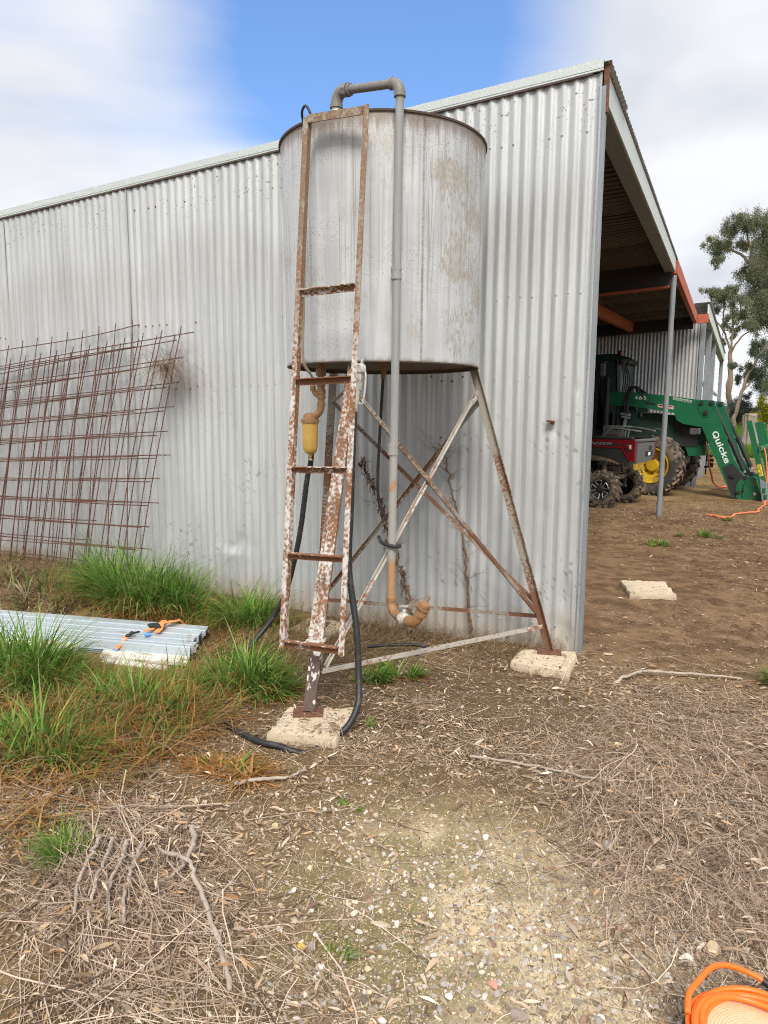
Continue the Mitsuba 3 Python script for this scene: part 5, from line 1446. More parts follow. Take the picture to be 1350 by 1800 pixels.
# ------------------------------------------------------------------ the red utility buggy, tail to the yard
UT = thing("utility_buggy", "red utility buggy with a dark grey tailgate backed into the shed beside the tractor", "utility vehicle")
UO, UF, UW = V(-1.12, 7.75, 0), V(-0.970, 0.243, 0), V(0.243, 0.970, 0)
UA = np.stack([UF, UW, V(0, 0, 1)], 1)           # right-handed? forward, far side, up


def uv(u, w, z):
    return UO + UF * u + UW * w + V(0, 0, z)


def u_plate(pts, w0, w1):
    v, f = extrude(pts, w1 - w0)
    return np.array([uv(a, w0 + c, b) for a, b, c in v]), f[:, ::-1]


def u_box(size, c, ch=0.0, R=None):
    v, f = box(size, c, R, ch)
    return np.array([uv(*q) for q in v]), f


def u_tube(pts, r, k=10):
    return tube(smooth_path([uv(*q) for q in pts], 6), r, k)


BED = part("cargo_bed", M().mesh(u_plate([(1.0, 1.19), (-0.515, 1.165), (-0.53, 0.83), (-0.44, 0.815), (-0.30, 1.025), (1.0, 1.04)], 0.12, 0.17)).mesh(u_plate([(1.0, 1.19), (-0.515, 1.165), (-0.53, 0.83), (-0.44, 0.815), (-0.30, 1.025), (1.0, 1.04)], 1.03, 1.08)), "red_plastic", UT)
part("bed_floor", M().mesh(u_box((1.5, 0.86, 0.06), (0.25, 0.60, 0.98))).mesh(u_box((0.05, 0.86, 0.26), (0.98, 0.60, 1.08))), "black_plastic", BED)
part("bed_rim", M().mesh(u_box((1.50, 0.075, 0.045), (0.245, 0.145, 1.195), 0.012)).mesh(u_box((1.50, 0.075, 0.045), (0.245, 1.05, 1.195), 0.012)), "black_plastic", BED)
part("wheel_arch", M().mesh(u_plate([(-0.29, 1.022), (1.0, 1.036), (1.0, 0.90), (0.15, 0.90), (-0.12, 0.86), (-0.30, 0.78), (-0.43, 0.80)], 0.13, 0.20)).mesh(u_plate([(-0.29, 1.022), (1.0, 1.036), (1.0, 0.90), (0.15, 0.90), (-0.12, 0.86), (-0.30, 0.78), (-0.43, 0.80)], 1.00, 1.07)), "black_plastic", UT)
part("mud_skirt", M().mesh(u_plate([(1.0, 0.90), (0.12, 0.90), (-0.14, 0.855), (-0.30, 0.775), (-0.28, 0.755), (-0.10, 0.80), (1.0, 0.82)], 0.145, 0.20)), "tyre_tread", UT)
part("stripe_panel", M().mesh(u_plate([(1.0, 1.125), (-0.27, 1.105), (-0.25, 1.060), (1.0, 1.068)], 0.1185, 0.125)), "black_print", BED)
t = meshkit.text_mesh("RANGER", 0.045, 0.0012, True)
v = np.array(t.vertices)
v[:, 0] *= 0.56 / v[:, 0].max()
part("lettering", M().add(np.array([uv(0.42 - a - 0.25 * b, 0.1183 - c, 1.076 + b) for a, b, c in v]), np.array(t.faces)), "bright_alloy", BED)
part("tail_lamp", M().mesh(u_plate([(-0.33, 1.10), (-0.50, 1.10), (-0.50, 1.00), (-0.40, 0.98)], 0.110, 0.122)), "black_print", BED)
part("tail_lamp", M().mesh(u_box((0.075, 0.02, 0.07), (-0.405, 0.108, 1.055), 0.012)), "red_plastic", BED)
part("reflector", M().mesh(u_box((0.035, 0.015, 0.075), (-0.465, 0.108, 1.05), 0.006)), "label_pink", BED)
for w in (0.15, 1.05):
    part("red_trim", M().mesh(u_box((0.035, 0.06, 0.36), (-0.53, w, 0.985), 0.01)), "red_plastic", BED)
tg = M()
P = [(0.20, 1.12), (1.02, 1.12), (1.02, 0.96), (0.98, 0.86), (0.88, 0.81), (0.20, 0.775)]
v, f = extrude(P, 0.05)
tg.add(np.array([uv(-0.50 - c, a, b) for a, b, c in v]), f)
TG = part("tailgate", tg, "grey_plastic", UT)
part("tailgate_rim", M().mesh(u_box((0.075, 0.88, 0.05), (-0.525, 0.605, 1.155), 0.012)), "grey_plastic", TG)
part("latch", M().mesh(u_box((0.02, 0.10, 0.07), (-0.553, 0.80, 1.03), 0.006)).mesh(u_box((0.016, 0.34, 0.09), (-0.553, 0.74, 0.93), 0.006)), "black_plastic", TG)
part("sticker", M().mesh(u_box((0.004, 0.10, 0.055), (-0.562, 0.74, 0.925))), "white_print", TG)
part("rack_rail", M().mesh(u_tube([(0.05, 0.16, 1.20), (-0.08, 0.17, 1.34), (-0.14, 0.18, 1.36), (-0.45, 0.20, 1.325), (-0.55, 0.24, 1.31), (-0.56, 0.30, 1.305)], 0.018)).mesh(u_tube([(-0.40, 0.19, 1.33), (-0.39, 0.17, 1.20)], 0.014)).mesh(u_tube([(-0.35, 0.19, 1.335), (-0.34, 0.17, 1.20)], 0.014))
     .mesh(u_tube([(0.05, 1.04, 1.20), (-0.10, 1.04, 1.36), (-0.45, 1.02, 1.325), (-0.55, 0.98, 1.31), (-0.56, 0.9, 1.305)], 0.018)), "grey_plastic", UT, smooth=True)
sl = M()
for k in range(5):
    sl.mesh(u_box((0.30, 0.02, 0.022), (0.02 - 0.02 * k, 0.45 + 0.002 * k, 1.25 + 0.030 * k), 0.003))
sl.mesh(u_box((0.36, 0.01, 0.18), (-0.02, 0.465, 1.30)))
part("slatted_box", sl.mesh(u_box((0.36, 0.40, 0.02), (-0.02, 0.66, 1.385))), "grey_plastic", UT)
for (u, w, nm) in ((0.0, 0.14, "rear_wheel"), (0.0, 1.20, "rear_wheel"), (2.05, 0.14, "front_wheel"), (2.05, 1.20, "front_wheel")):
    sd = -1 if w < 0.5 else 1
    c = uv(u, w, 0.322) 
    wk, A, c = wheel(UT, nm, c, UW * sd, 0.325, 0.25, 0.175, "black_plastic", 15, 0.028, 0.042, 0.12, 0.35, "atv")
    dish(wk, A, c, [(0.185, 0.095), (0.172, 0.108), (0.160, 0.100), (0.150, 0.06), (0.085, 0.045), (0.06, 0.06), (0.045, 0.085), (0.0005, 0.09)], "black_plastic", 32)
    sp = M()
    for k in range(5):
        a0 = 2 * np.pi * k / 5 + 0.5
        q = [(0.158 * math.cos(a0 + e), 0.158 * math.sin(a0 + e)) for e in np.linspace(-0.42, 0.42, 8)]
        sp.mesh(tube([c + A @ V(x, y, 0.104) for x, y in q], 0.009, 6))
        for e in (-0.42, 0.42):
            sp.mesh(tube([c + A @ V(0.158 * math.cos(a0 + e), 0.158 * math.sin(a0 + e), 0.102), c + A @ V(0.07 * math.cos(a0 + e * 0.6), 0.07 * math.sin(a0 + e * 0.6), 0.075)], 0.007, 6))
    part("spoke", sp, "bright_alloy", wk, smooth=True, kind="stuff")
ax = M().mesh(tube([uv(0, 0.2, 0.34), uv(0, 1.15, 0.34)], 0.03, 10)).mesh(u_box((0.3, 0.35, 0.3), (0.1, 0.67, 0.55), 0.03)).mesh(tube([uv(-0.05, 0.25, 0.42), uv(0.1, 0.5, 0.62)], 0.022, 8)).mesh(tube([uv(-0.05, 1.1, 0.42), uv(0.1, 0.85, 0.62)], 0.022, 8))
ax.mesh(tube([uv(-0.05, 0.28, 0.30), uv(0.05, 0.28, 0.80)], 0.035, 10)).mesh(tube([uv(-0.05, 1.06, 0.30), uv(0.05, 1.06, 0.80)], 0.035, 10)).mesh(u_box((2.4, 0.7, 0.12), (1.1, 0.67, 0.50), 0.03))
part("chassis", ax, "tyre_tread", UT, smooth=40)
fr = M().mesh(u_box((0.9, 1.15, 0.45), (2.1, 0.67, 0.85), 0.1)).mesh(u_box((0.6, 1.1, 0.12), (1.3, 0.67, 0.72), 0.03))
part("front_cowl", fr, "red_plastic", UT)
part("bench_seat", M().mesh(u_box((0.5, 1.1, 0.16), (1.35, 0.67, 0.85), 0.04)).mesh(u_box((0.14, 1.1, 0.55), (1.08, 0.67, 1.15), 0.04)), "black_plastic", UT)
cg = M()
for w in (0.17, 1.17):
    cg.mesh(u_tube([(1.05, w, 1.0), (1.0, w, 1.85), (1.15, w, 1.92), (1.75, w, 1.90), (2.2, w, 1.10)], 0.025))
part("roll_cage", cg.mesh(u_box((1.0, 1.0, 0.04), (1.45, 0.67, 1.94), 0.015)), "black_plastic", UT, smooth=40)

# ------------------------------------------------------------------ orange rope by the loader
RP = thing("orange_rope", "orange rope trailing across the dirt from the fork frame", "rope")
pts = [(0.60, 7.22), (0.72, 7.06), (0.81, 6.82), (0.83, 7.12), (0.90, 7.18), (0.98, 7.80), (1.13, 8.15), (1.30, 8.36), (1.36, 8.85), (1.46, 9.5), (1.50, 10.1), (1.50, 10.34)]
p = smooth_path([(x, y, 0.02) for x, y in pts], 6)
p[:, :2] += 0.015 * np.random.default_rng(3).normal(0, 1, (len(p), 2))
p[:, 2] += ground_z(p[:, 0], p[:, 1])
part("strand", M().mesh(tube(p, 0.011, 8)), "rope_orange", RP, smooth=True)
q = smooth_path([(0.58, 7.24, 0.015), (0.66, 7.16, 0.02), (0.74, 6.98, 0.03), (0.70, 6.88, 0.02), (0.78, 6.78, 0.03), (0.84, 6.90, 0.02), (0.80, 7.05, 0.03)], 5)
q[:, 2] += ground_z(q[:, 0], q[:, 1])
part("strand", M().mesh(tube(q, 0.011, 8)), "rope_orange", RP, smooth=True)
part("strand", M().mesh(tube(smooth_path([(1.50, 10.34, 0.03), (1.50, 10.38, 0.25), (1.51, 10.39, 0.45), (1.47, 10.40, 0.8), (1.42, 10.40, 1.0)], 5), 0.012, 8)), "rope_orange", RP, smooth=True)
RP2 = thing("orange_rope", "orange rope hanging from the tractor front behind the loader arm", "rope")
part("strand", M().mesh(tube(smooth_path([(0.41, 10.93, 1.10), (0.42, 10.92, 1.0), (0.47, 10.9, 0.82), (0.50, 10.9, 0.60), (0.55, 11.1, 0.40), (0.58, 11.6, 0.22), (0.64, 12.2, 0.10), (0.74, 12.6, 0.04), (0.86, 12.9, 0.03)], 6), 0.018, 8)), "rope_orange", RP2, smooth=True)

# ------------------------------------------------------------------ ground litter
def sample(rng, n, dens, xr, yr):
    """n points (x, y) drawn where dens (0..1) is high, thinned with distance from the camera."""
    out = []
    got = 0
    while got < n:
        x, y = rng.uniform(*xr, 200000), rng.uniform(*yr, 200000)
        d = np.hypot(x - CAM[0], y - CAM[1])
        k = rng.random(200000) < dens(x, y) * np.minimum(1, (2.6 / d) ** 1.6)
        # the picture's wedge, with a margin for a step to the side
        rel = np.stack([x - CAM[0], y - CAM[1]], 1)
        fw, rt = rel @ np.array([-0.4337, 0.9011]), rel @ np.array([0.9011, 0.4337])
        k &= (fw > 0.9) & (np.abs(rt) < 0.62 * fw + 0.55) & ~((y > -0.02) & (x < 0.03) & (y < 0.9))
        x, y = x[k], y[k]
        k = (surf_z(x, y) < ground_z(x, y) + 0.012) | (rng.random(len(x)) < np.where(x < -0.6, 0.4, 0.07))      # little stays on the pads
        out.append(np.stack([x[k], y[k]], 1))
        got += k.sum()
    return np.vstack(out)[:n]


def stamp(V0, F0, pos, R, S, cols):
    """Copies of one small mesh: positions, rotations, per-axis scales, colours."""
    n, k = len(pos), len(V0)
    v = np.einsum("nij,nkj->nki", R, V0[None] * S[:, None, :]) + pos[:, None]
    f = (F0[None] + (np.arange(n) * k)[:, None, None]).reshape(-1, 3)
    return v.reshape(-1, 3), f, np.repeat(cols, k, 0)


def rot_zyx(a, b, c):
    ca, sa, cb, sb, cc, sc = np.cos(a), np.sin(a), np.cos(b), np.sin(b), np.cos(c), np.sin(c)
    return np.stack([np.stack([ca * cb, ca * sb * sc - sa * cc, ca * sb * cc + sa * sc], -1), np.stack([sa * cb, sa * sb * sc + ca * cc, sa * sb * cc - ca * sc], -1), np.stack([-sb, cb * sc, cb * cc], -1)], -2)


def leaf_shape(curl, cup):
    s = np.array([0, 0.22, 0.5, 0.78, 1.0])
    w = np.array([0.04, 0.78, 1.0, 0.66, 0.02])
    mid = np.stack([s - 0.5, 0.10 * np.sin(np.pi * s), curl * np.sin(np.pi * s)], 1)
    L, Rr = mid + np.stack([0 * s, w * 0.5, cup * w], 1), mid + np.stack([0 * s, -w * 0.5, cup * w], 1)
    v = np.stack([L, mid, Rr], 1).reshape(-1, 3)
    f = []
    for i in range(4):
        for j in (0, 1):
            a, b = 3 * i + j, 3 * i + j + 1
            f += [[a, b, b + 3], [a, b + 3, a + 3]]
    return v, np.array(f)


def mat_density(x, y):          # the twig mat on the right
    n = nf(x, y, 2.5, 21)
    a = gauss(x, y, 1.05, -1.05, 0.75, 0.62) + 0.9 * gauss(x, y, 0.72, -1.75, 0.42, 0.45) + 0.8 * gauss(x, y, 1.2, -1.7, 0.5, 0.6)
    a += 0.55 * gauss(x, y, 0.85, -2.3, 0.35, 0.4)
    return np.clip(1.25 * a * (0.35 + 1.3 * n), 0, 1)


def band_density(x, y):         # drifts left by water across the yard
    l1 = np.abs(y + 1.72 - 0.06 * np.sin(3 * x) - 0.12 * x) / 0.10
    l2 = np.abs(y + 1.50 + 0.10 * np.sin(4 * x + 1) + 0.25 * x) / 0.13
    return np.clip((np.exp(-l1 * l1) + 0.8 * np.exp(-l2 * l2)) * sstep(-1.3, -0.7, x) * sstep(1.1, 0.5, x) * (0.3 + nf(x, y, 4, 33)), 0, 1)


def pile_density(x, y):         # brush raked up at lower left
    n = nf(x, y, 3.0, 25)
    return np.clip((1.0 * gauss(x, y, -0.90, -3.10, 0.27, 0.15) + 0.9 * gauss(x, y, -1.28, -2.80, 0.36, 0.09) + 0.25 * gauss(x, y, -0.55, -3.30, 0.45, 0.25)) * (0.5 + n), 0, 1)


def leaf_density(x, y):
    n, n2 = nf(x, y, 1.6, 41), nf(x, y, 6.0, 43)
    a = 0.85 * gauss(x, y, -0.75, -2.75, 0.75, 0.5) + 0.8 * gauss(x, y, -0.45, -1.72, 0.7, 0.28) + 0.75 * mat_density(x, y) + 0.8 * pile_density(x, y) + 0.9 * band_density(x, y)
    a += 0.35 * gauss(x, y, 0.1, -0.9, 0.8, 0.35) + 0.45 * sstep(0.0, -0.35, y) * sstep(-0.75, -0.30, y) * sstep(0.5, 0.0, x)
    a += 0.45 * gauss(x, y, 0.4, -0.3, 0.8, 0.35) + 0.05 + 0.18 * gauss(x, y, 0.6, -3.0, 0.8, 0.4)
    bare = 1.2 * gauss(x, y, -0.10, -2.60, 0.42, 0.60) + 0.8 * gauss(x, y, 0.35, -2.75, 0.3, 0.3) + gauss(x, y, -0.15, -1.15, 0.6, 0.25) + gauss(x, y, -1.05, -2.45, 0.35, 0.16)
    return np.clip(a * (0.15 + 1.5 * n * n2 * 1.4) * (1 - 0.88 * np.clip(bare, 0, 1)), 0, 1)


rng = np.random.default_rng(101)
LEAF = [(0.40, 0.30, 0.21), (0.31, 0.225, 0.15), (0.48, 0.38, 0.28), (0.22, 0.155, 0.105), (0.60, 0.51, 0.40), (0.33, 0.255, 0.19), (0.42, 0.275, 0.16)]
m = M()
shapes = [leaf_shape(c, u) for c, u in ((0.04, 0.06), (0.12, 0.15), (-0.06, 0.05), (0.02, 0.22), (0.18, -0.08))]
N = 7000
xy = sample(rng, N, leaf_density, (-2.6, 2.6), (-4.2, 0.6))
for k, (v0, f0) in enumerate(shapes):
    q = xy[k::5]
    n = len(q)
    L = rng.uniform(0.020, 0.055, n) * rng.choice([1, 1, 0.7, 1.25], n)
    pos = np.column_stack([q, surf_z(q[:, 0], q[:, 1]) + 0.004 + rng.exponential(0.006, n) * (1 + 2.0 * pile_density(q[:, 0], q[:, 1]) + mat_density(q[:, 0], q[:, 1]))])
    W = L * rng.uniform(0.14, 0.27, n)
    v, f, c = stamp(v0, f0, pos, rot_zyx(rng.uniform(0, 6.28, n), rng.normal(0, 0.22, n), rng.normal(0, 0.5, n)), np.column_stack([L, W, L * 0.8]), pick(rng, n, LEAF))
    m.add(v, f, c)
single("leaf_litter", m, "vcol", "fallen dry gum leaves scattered over the dirt yard", "leaves", kind="stuff")


def twigs(rng, xy, L, r, az, lift, cols, wob=0.28, seg=4, forks=0.5):
    n = len(xy)
    s = seg + 1
    a = az[:, None] + np.cumsum(wob * rng.normal(0, 1, (n, s)), 1)
    st = np.stack([np.cos(a), np.sin(a)], -1) * (L / seg)[:, None, None]
    p = np.concatenate([np.zeros((n, 1, 2)), np.cumsum(st[:, :-1], 1)], 1)
    p = p - p[:, [s // 2]] + xy[:, None]
    z = surf_z(p[..., 0], p[..., 1]) + 0.003 + lift[:, None] * (0.4 + 0.6 * rng.random((n, s)))
    P = np.concatenate([p, z[..., None]], -1)
    R = r[:, None] * np.linspace(1.0, 0.45, s)[None]
    nx = np.stack([-np.sin(a), np.cos(a)], -1)
    rings = []
    for q in range(3):
        th = 2 * np.pi * q / 3 + 0.5
        rings.append(P + np.concatenate([nx * (R * math.cos(th))[..., None], (R * math.sin(th))[..., None]], -1))
    v = np.stack(rings, 2)                      # n, s, 3, 3
    b = (np.arange(n) * s * 3)[:, None, None]
    i = (np.arange(seg) * 3)[None, :, None]
    j = np.arange(3)[None, None]
    k = (j + 1) % 3
    q0, q1, q2, q3 = b + i + j, b + i + k, b + i + 3 + k, b + i + 3 + j
    f = np.vstack([np.stack([q0, q1, q2], -1).reshape(-1, 3), np.stack([q0, q2, q3], -1).reshape(-1, 3)])
    c = np.repeat(cols, s * 3, 0)
    return v.reshape(-1, 3), f, c, P, a


TWIG = [(0.47, 0.36, 0.275), (0.26, 0.185, 0.13), (0.60, 0.49, 0.39), (0.12, 0.08, 0.055), (0.40, 0.295, 0.215), (0.50, 0.395, 0.31)]


def twig_layer(name, label, n, dens, Lr, rr, azf, liftf, seed, xr=(-2.6, 2.6), yr=(-4.2, 0.6), pal=TWIG, wob=0.32):
    rg = np.random.default_rng(seed)
    q = sample(rg, n, dens, xr, yr)
    L = rg.uniform(*Lr, n) * rg.choice([0.5, 1, 1, 1.5], n)
    r = rg.uniform(*rr, n) * np.clip(L / Lr[1], 0.55, 1.6)
    az = azf(rg, q)
    lift = liftf(rg, q)
    m = M()
    v, f, c, P, a = twigs(rg, q, L, r, az, lift, pick(rg, n, pal), wob)
    m.add(v, f, c)
    h = n // 2                                     # forks off the first half
    e = rg.integers(1, 4, h)
    at = P[np.arange(h), e]
    sgn = rg.choice([-1, 1], h)
    az2 = a[np.arange(h), e] + sgn * rg.uniform(0.4, 0.8, h)
    L2 = L[:h] * rg.uniform(0.25, 0.5, h)
    v, f, c, _, _ = twigs(rg, at[:, :2] + 0.5 * L2[:, None] * np.stack([np.cos(az2), np.sin(az2)], 1), L2, r[:h] * 0.6, az2, lift[:h], pick(rg, h, pal), wob)
    m.add(v, f, c)
    single(name, m, "vcol", label, "twigs", kind="stuff")


twig_layer("twig_mat", "dense mat of dead grey twigs spread over the yard at right", 6200, lambda x, y: mat_density(x, y) + 0.5 * band_density(x, y), (0.08, 0.32), (0.0008, 0.0019),
           lambda g, q: -0.75 + 0.8 * np.sin(2.2 * q[:, 0] + 1.3 * q[:, 1]) + g.normal(0, 0.6, len(q)), lambda g, q: g.exponential(0.020, len(q)) * (0.5 + mat_density(q[:, 0], q[:, 1])), 7)
twig_layer("brush_pile", "pile of dead grey brush at the lower left", 1500, pile_density, (0.14, 0.46), (0.0012, 0.0029),
           lambda g, q: -0.45 + g.normal(0, 0.55, len(q)), lambda g, q: g.exponential(0.034, len(q)) * pile_density(q[:, 0], q[:, 1]) + 0.002, 9, wob=0.24)
twig_layer("fine_twigs", "stray fine twigs and stalks over the bare ground", 3000, lambda x, y: np.clip(0.05 + 0.7 * leaf_density(x, y) + 0.5 * sstep(-0.75, -0.2, y) * sstep(0.2, -0.2, x), 0, 1), (0.06, 0.34), (0.0009, 0.0020),
           lambda g, q: g.uniform(0, 6.28, len(q)), lambda g, q: g.exponential(0.004, len(q)), 13, xr=(-3.4, 2.6), yr=(-4.2, 1.5))
# chaff: tiny crumbs of straw and bark that soften the soil everywhere
rng = np.random.default_rng(103)
n = 38000
q = sample(rng, n, lambda x, y: np.clip(0.06 + 0.7 * nf(x, y, 2.0, 51) ** 2 + 0.7 * leaf_density(x, y), 0, 1), (-3.6, 2.8), (-4.2, 1.6))
L = rng.uniform(0.006, 0.024, n)
v0 = np.array([[-0.5, -0.5, 0], [0.5, -0.35, 0.1], [0.5, 0.35, 0.1], [-0.5, 0.5, 0], [0, 0, 0.55]], float)
f0 = np.array([[0, 1, 4], [1, 2, 4], [2, 3, 4], [3, 0, 4]])
pos = np.column_stack([q, surf_z(q[:, 0], q[:, 1]) + 0.001])
v, f, c = stamp(v0, f0, pos, rot_zyx(rng.uniform(0, 6.28, n), rng.normal(0, 0.15, n), rng.normal(0, 0.25, n)), np.column_stack([L, L * rng.uniform(0.10, 0.45, n), L * 0.25]),
                pick(rng, n, LEAF + [(0.17, 0.115, 0.075), (0.12, 0.08, 0.055), (0.26, 0.18, 0.115), (0.21, 0.14, 0.09)]))
single("chaff", M().add(v, f, c), "vcol", "crumbs of straw and bark strewn over the soil", "debris", kind="stuff")


# ------------------------------------------------------------------ stones
def stone_density(x, y):
    n = nf(x, y, 2.4, 61)
    a = 1.0 * gauss(x, y, 0.72, -2.65, 0.42, 0.40) + 0.75 * gauss(x, y, 0.28, -2.62, 0.35, 0.3) + 0.55 * gauss(x, y, 0.15, -3.2, 0.45, 0.3) + 0.22 * gauss(x, y, -0.25, -2.5, 0.5, 0.5) + 0.12 * gauss(x, y, 0.0, -1.2, 0.8, 0.3)
    return np.clip(a * (0.25 + 1.4 * n) + 0.03, 0, 1)


ico = trimesh.creation.icosphere(1)
STONE = [(0.42, 0.36, 0.27), (0.54, 0.49, 0.41), (0.36, 0.29, 0.20), (0.42, 0.31, 0.19), (0.25, 0.21, 0.17), (0.33, 0.29, 0.25), (0.50, 0.40, 0.26), (0.30, 0.20, 0.15), (0.46, 0.43, 0.40), (0.56, 0.53, 0.49), (0.40, 0.37, 0.34)]
rng = np.random.default_rng(105)
m = M()
N = 8200
xy = sample(rng, N, stone_density, (-1.6, 2.2), (-4.1, -0.3))
for k in range(8):
    g = np.random.default_rng(200 + k)
    v0 = np.array(ico.vertices)
    for _ in range(9):
        d = unit(g.normal(0, 1, 3))
        o = v0 @ d - g.uniform(0.45, 0.85)
        v0 = v0 - np.maximum(o, 0)[:, None] * d
    v0 *= 1 + 0.05 * g.normal(0, 1, (len(v0), 1))
    q = xy[k::8]
    n = len(q)
    r = 0.0019 + 0.0030 * rng.gamma(1.4, 0.7, n)
    r = np.minimum(r, 0.012)
    pos = np.column_stack([q, ground_z(q[:, 0], q[:, 1]) + 0.25 * r])
    v, f, c = stamp(v0, np.array(ico.faces), pos, rot_zyx(rng.uniform(0, 6.28, n), rng.normal(0, 0.4, n), rng.normal(0, 0.4, n)), np.column_stack([r * 1.25, r, r * 0.72]), pick(rng, n, STONE, 0.2))
    m.add(v, f, c)
single("gravel", m, "vcol", "mixed pale gravel bedded in the dirt of the foreground", "gravel", kind="stuff")
octa = trimesh.creation.icosphere(0)
n = 36000
q = sample(rng, n, lambda x, y: np.clip(1.2 * stone_density(x, y) + 0.22 * sstep(-0.2, -1.0, y) * nf(x, y, 3, 71), 0, 1), (-1.9, 2.2), (-4.1, 0.4))
r = rng.uniform(0.0009, 0.0026, n)
pos = np.column_stack([q, ground_z(q[:, 0], q[:, 1]) + 0.3 * r])
v, f, c = stamp(np.array(octa.vertices), np.array(octa.faces), pos, rot_zyx(rng.uniform(0, 6.28, n), rng.normal(0, 0.8, n), rng.normal(0, 0.8, n)), np.column_stack([r * 1.3, r, r * 0.9]),
                pick(rng, n, [(0.55, 0.47, 0.34), (0.42, 0.35, 0.25), (0.30, 0.25, 0.19), (0.60, 0.54, 0.42), (0.22, 0.17, 0.12)], 0.2))
single("grit", M().add(v, f, c), "vcol", "fine sandy grit on the soil surface", "grit", kind="stuff")
rng = np.random.default_rng(107)
BIG = [(0.86, -2.55, 0.026, (0.46, 0.36, 0.24), "blocky tan stone with a grey face above the coil of orange lead"), (0.80, -2.62, 0.020, (0.66, 0.62, 0.55), "rounded white stone left of the coil of orange lead"),
       (0.52, -2.16, 0.024, (0.36, 0.33, 0.31), "flat grey stone in the gravel at the edge of the twig mat"), (0.70, -2.20, 0.016, (0.70, 0.68, 0.64), "small bright white stone in the twig mat"),
       (0.21, -2.77, 0.016, (0.55, 0.42, 0.26), "small tan stone in the mossy patch"), (0.10, -2.30, 0.013, (0.68, 0.66, 0.60), "tiny white stone at the top of the pale sandy patch"),
       (-0.22, -3.06, 0.013, (0.62, 0.42, 0.10), "small yellow stone near the lower edge of the picture"), (0.42, -3.02, 0.020, (0.30, 0.25, 0.22), "dark brown stone near the bottom edge"),
       (0.33, -2.95, 0.014, (0.60, 0.30, 0.24), "small reddish stone in the lower gravel")]
for k, (x, y, r, col, lab) in enumerate(BIG):
    g = np.random.default_rng(300 + k)
    v0 = np.array(trimesh.creation.icosphere(2).vertices)
    for _ in range(12):
        d = unit(g.normal(0, 1, 3))
        o = v0 @ d - g.uniform(0.5, 0.85)
        v0 = v0 - np.maximum(o, 0)[:, None] * d
    v0 = v0 * V(1.25, 1.0, 0.75) * r @ rotz(g.uniform(0, 6)).T + V(x, y, float(ground_z(x, y)) + 0.35 * r)
    single("stone", M().add(v0, np.array(trimesh.creation.icosphere(2).faces), np.asarray(col) * (0.9 + 0.2 * meshkit.noise(v0 * 120, 2))[:, None]), "vcol", lab, "stone")

# wood chips and leaf mulch farther back
rng = np.random.default_rng(109)
n = 7500


def mulch_density(x, y):
    a = 0.9 * gauss(x, y, 0.1, 6.2, 1.3, 1.0) + 0.35 * gauss(x, y, 1.4, 3.0, 0.6, 1.2) + 0.4 * gauss(x, y, 0.9, 4.8, 1.2, 1.0) + 0.25 * gauss(x, y, 0.5, 9, 2, 2) + 0.03 + 0.15 * gauss(x, y, 0.75, 1.0, 0.8, 0.5) * nf(x, y, 4, 77)
    return np.clip(a * (0.3 + 1.2 * nf(x, y, 2.4, 75)), 0, 1)


def sample_far(rng, n, dens, xr, yr):
    out, got = [], 0
    while got < n:
        x, y = rng.uniform(*xr, 100000), rng.uniform(*yr, 100000)
        k = rng.random(100000) < dens(x, y)
        k &= ~((x < 0.0) & (y < 2.5 - 5.5 * x * 0)) | (x > 0.02)
        out.append(np.stack([x[k], y[k]], 1))
        got += k.sum()
    return np.vstack(out)[:n]


q = sample_far(rng, n, mulch_density, (-1.6, 2.4), (0.2, 10))
L = rng.uniform(0.015, 0.05, n)
v0, f0 = leaf_shape(0.05, 0.1)
pos = np.column_stack([q, ground_z(q[:, 0], q[:, 1]) + 0.003 + rng.exponential(0.006, n)])
v, f, c = stamp(v0, f0, pos, rot_zyx(rng.uniform(0, 6.28, n), rng.normal(0, 0.3, n), rng.normal(0, 0.4, n)), np.column_stack([L, L * rng.uniform(0.15, 0.35, n), L * 0.8]), pick(rng, n, LEAF[:4] + [(0.22, 0.13, 0.08), (0.17, 0.11, 0.07), (0.13, 0.085, 0.055)]))
single("mulch", M().add(v, f, c), "vcol", "leaf and bark mulch spread around the foot of the shed post", "mulch", kind="stuff")

# ------------------------------------------------------------------ grass
GREEN = [(0.10, 0.215, 0.035), (0.16, 0.31, 0.055), (0.24, 0.38, 0.09), (0.07, 0.15, 0.025), (0.31, 0.41, 0.14)]
RUSTY = [(0.42, 0.20, 0.065), (0.34, 0.17, 0.06), (0.46, 0.27, 0.10), (0.30, 0.19, 0.08), (0.50, 0.30, 0.13)]
TAN = [(0.36, 0.27, 0.16), (0.28, 0.20, 0.12), (0.42, 0.34, 0.22), (0.22, 0.15, 0.09)]


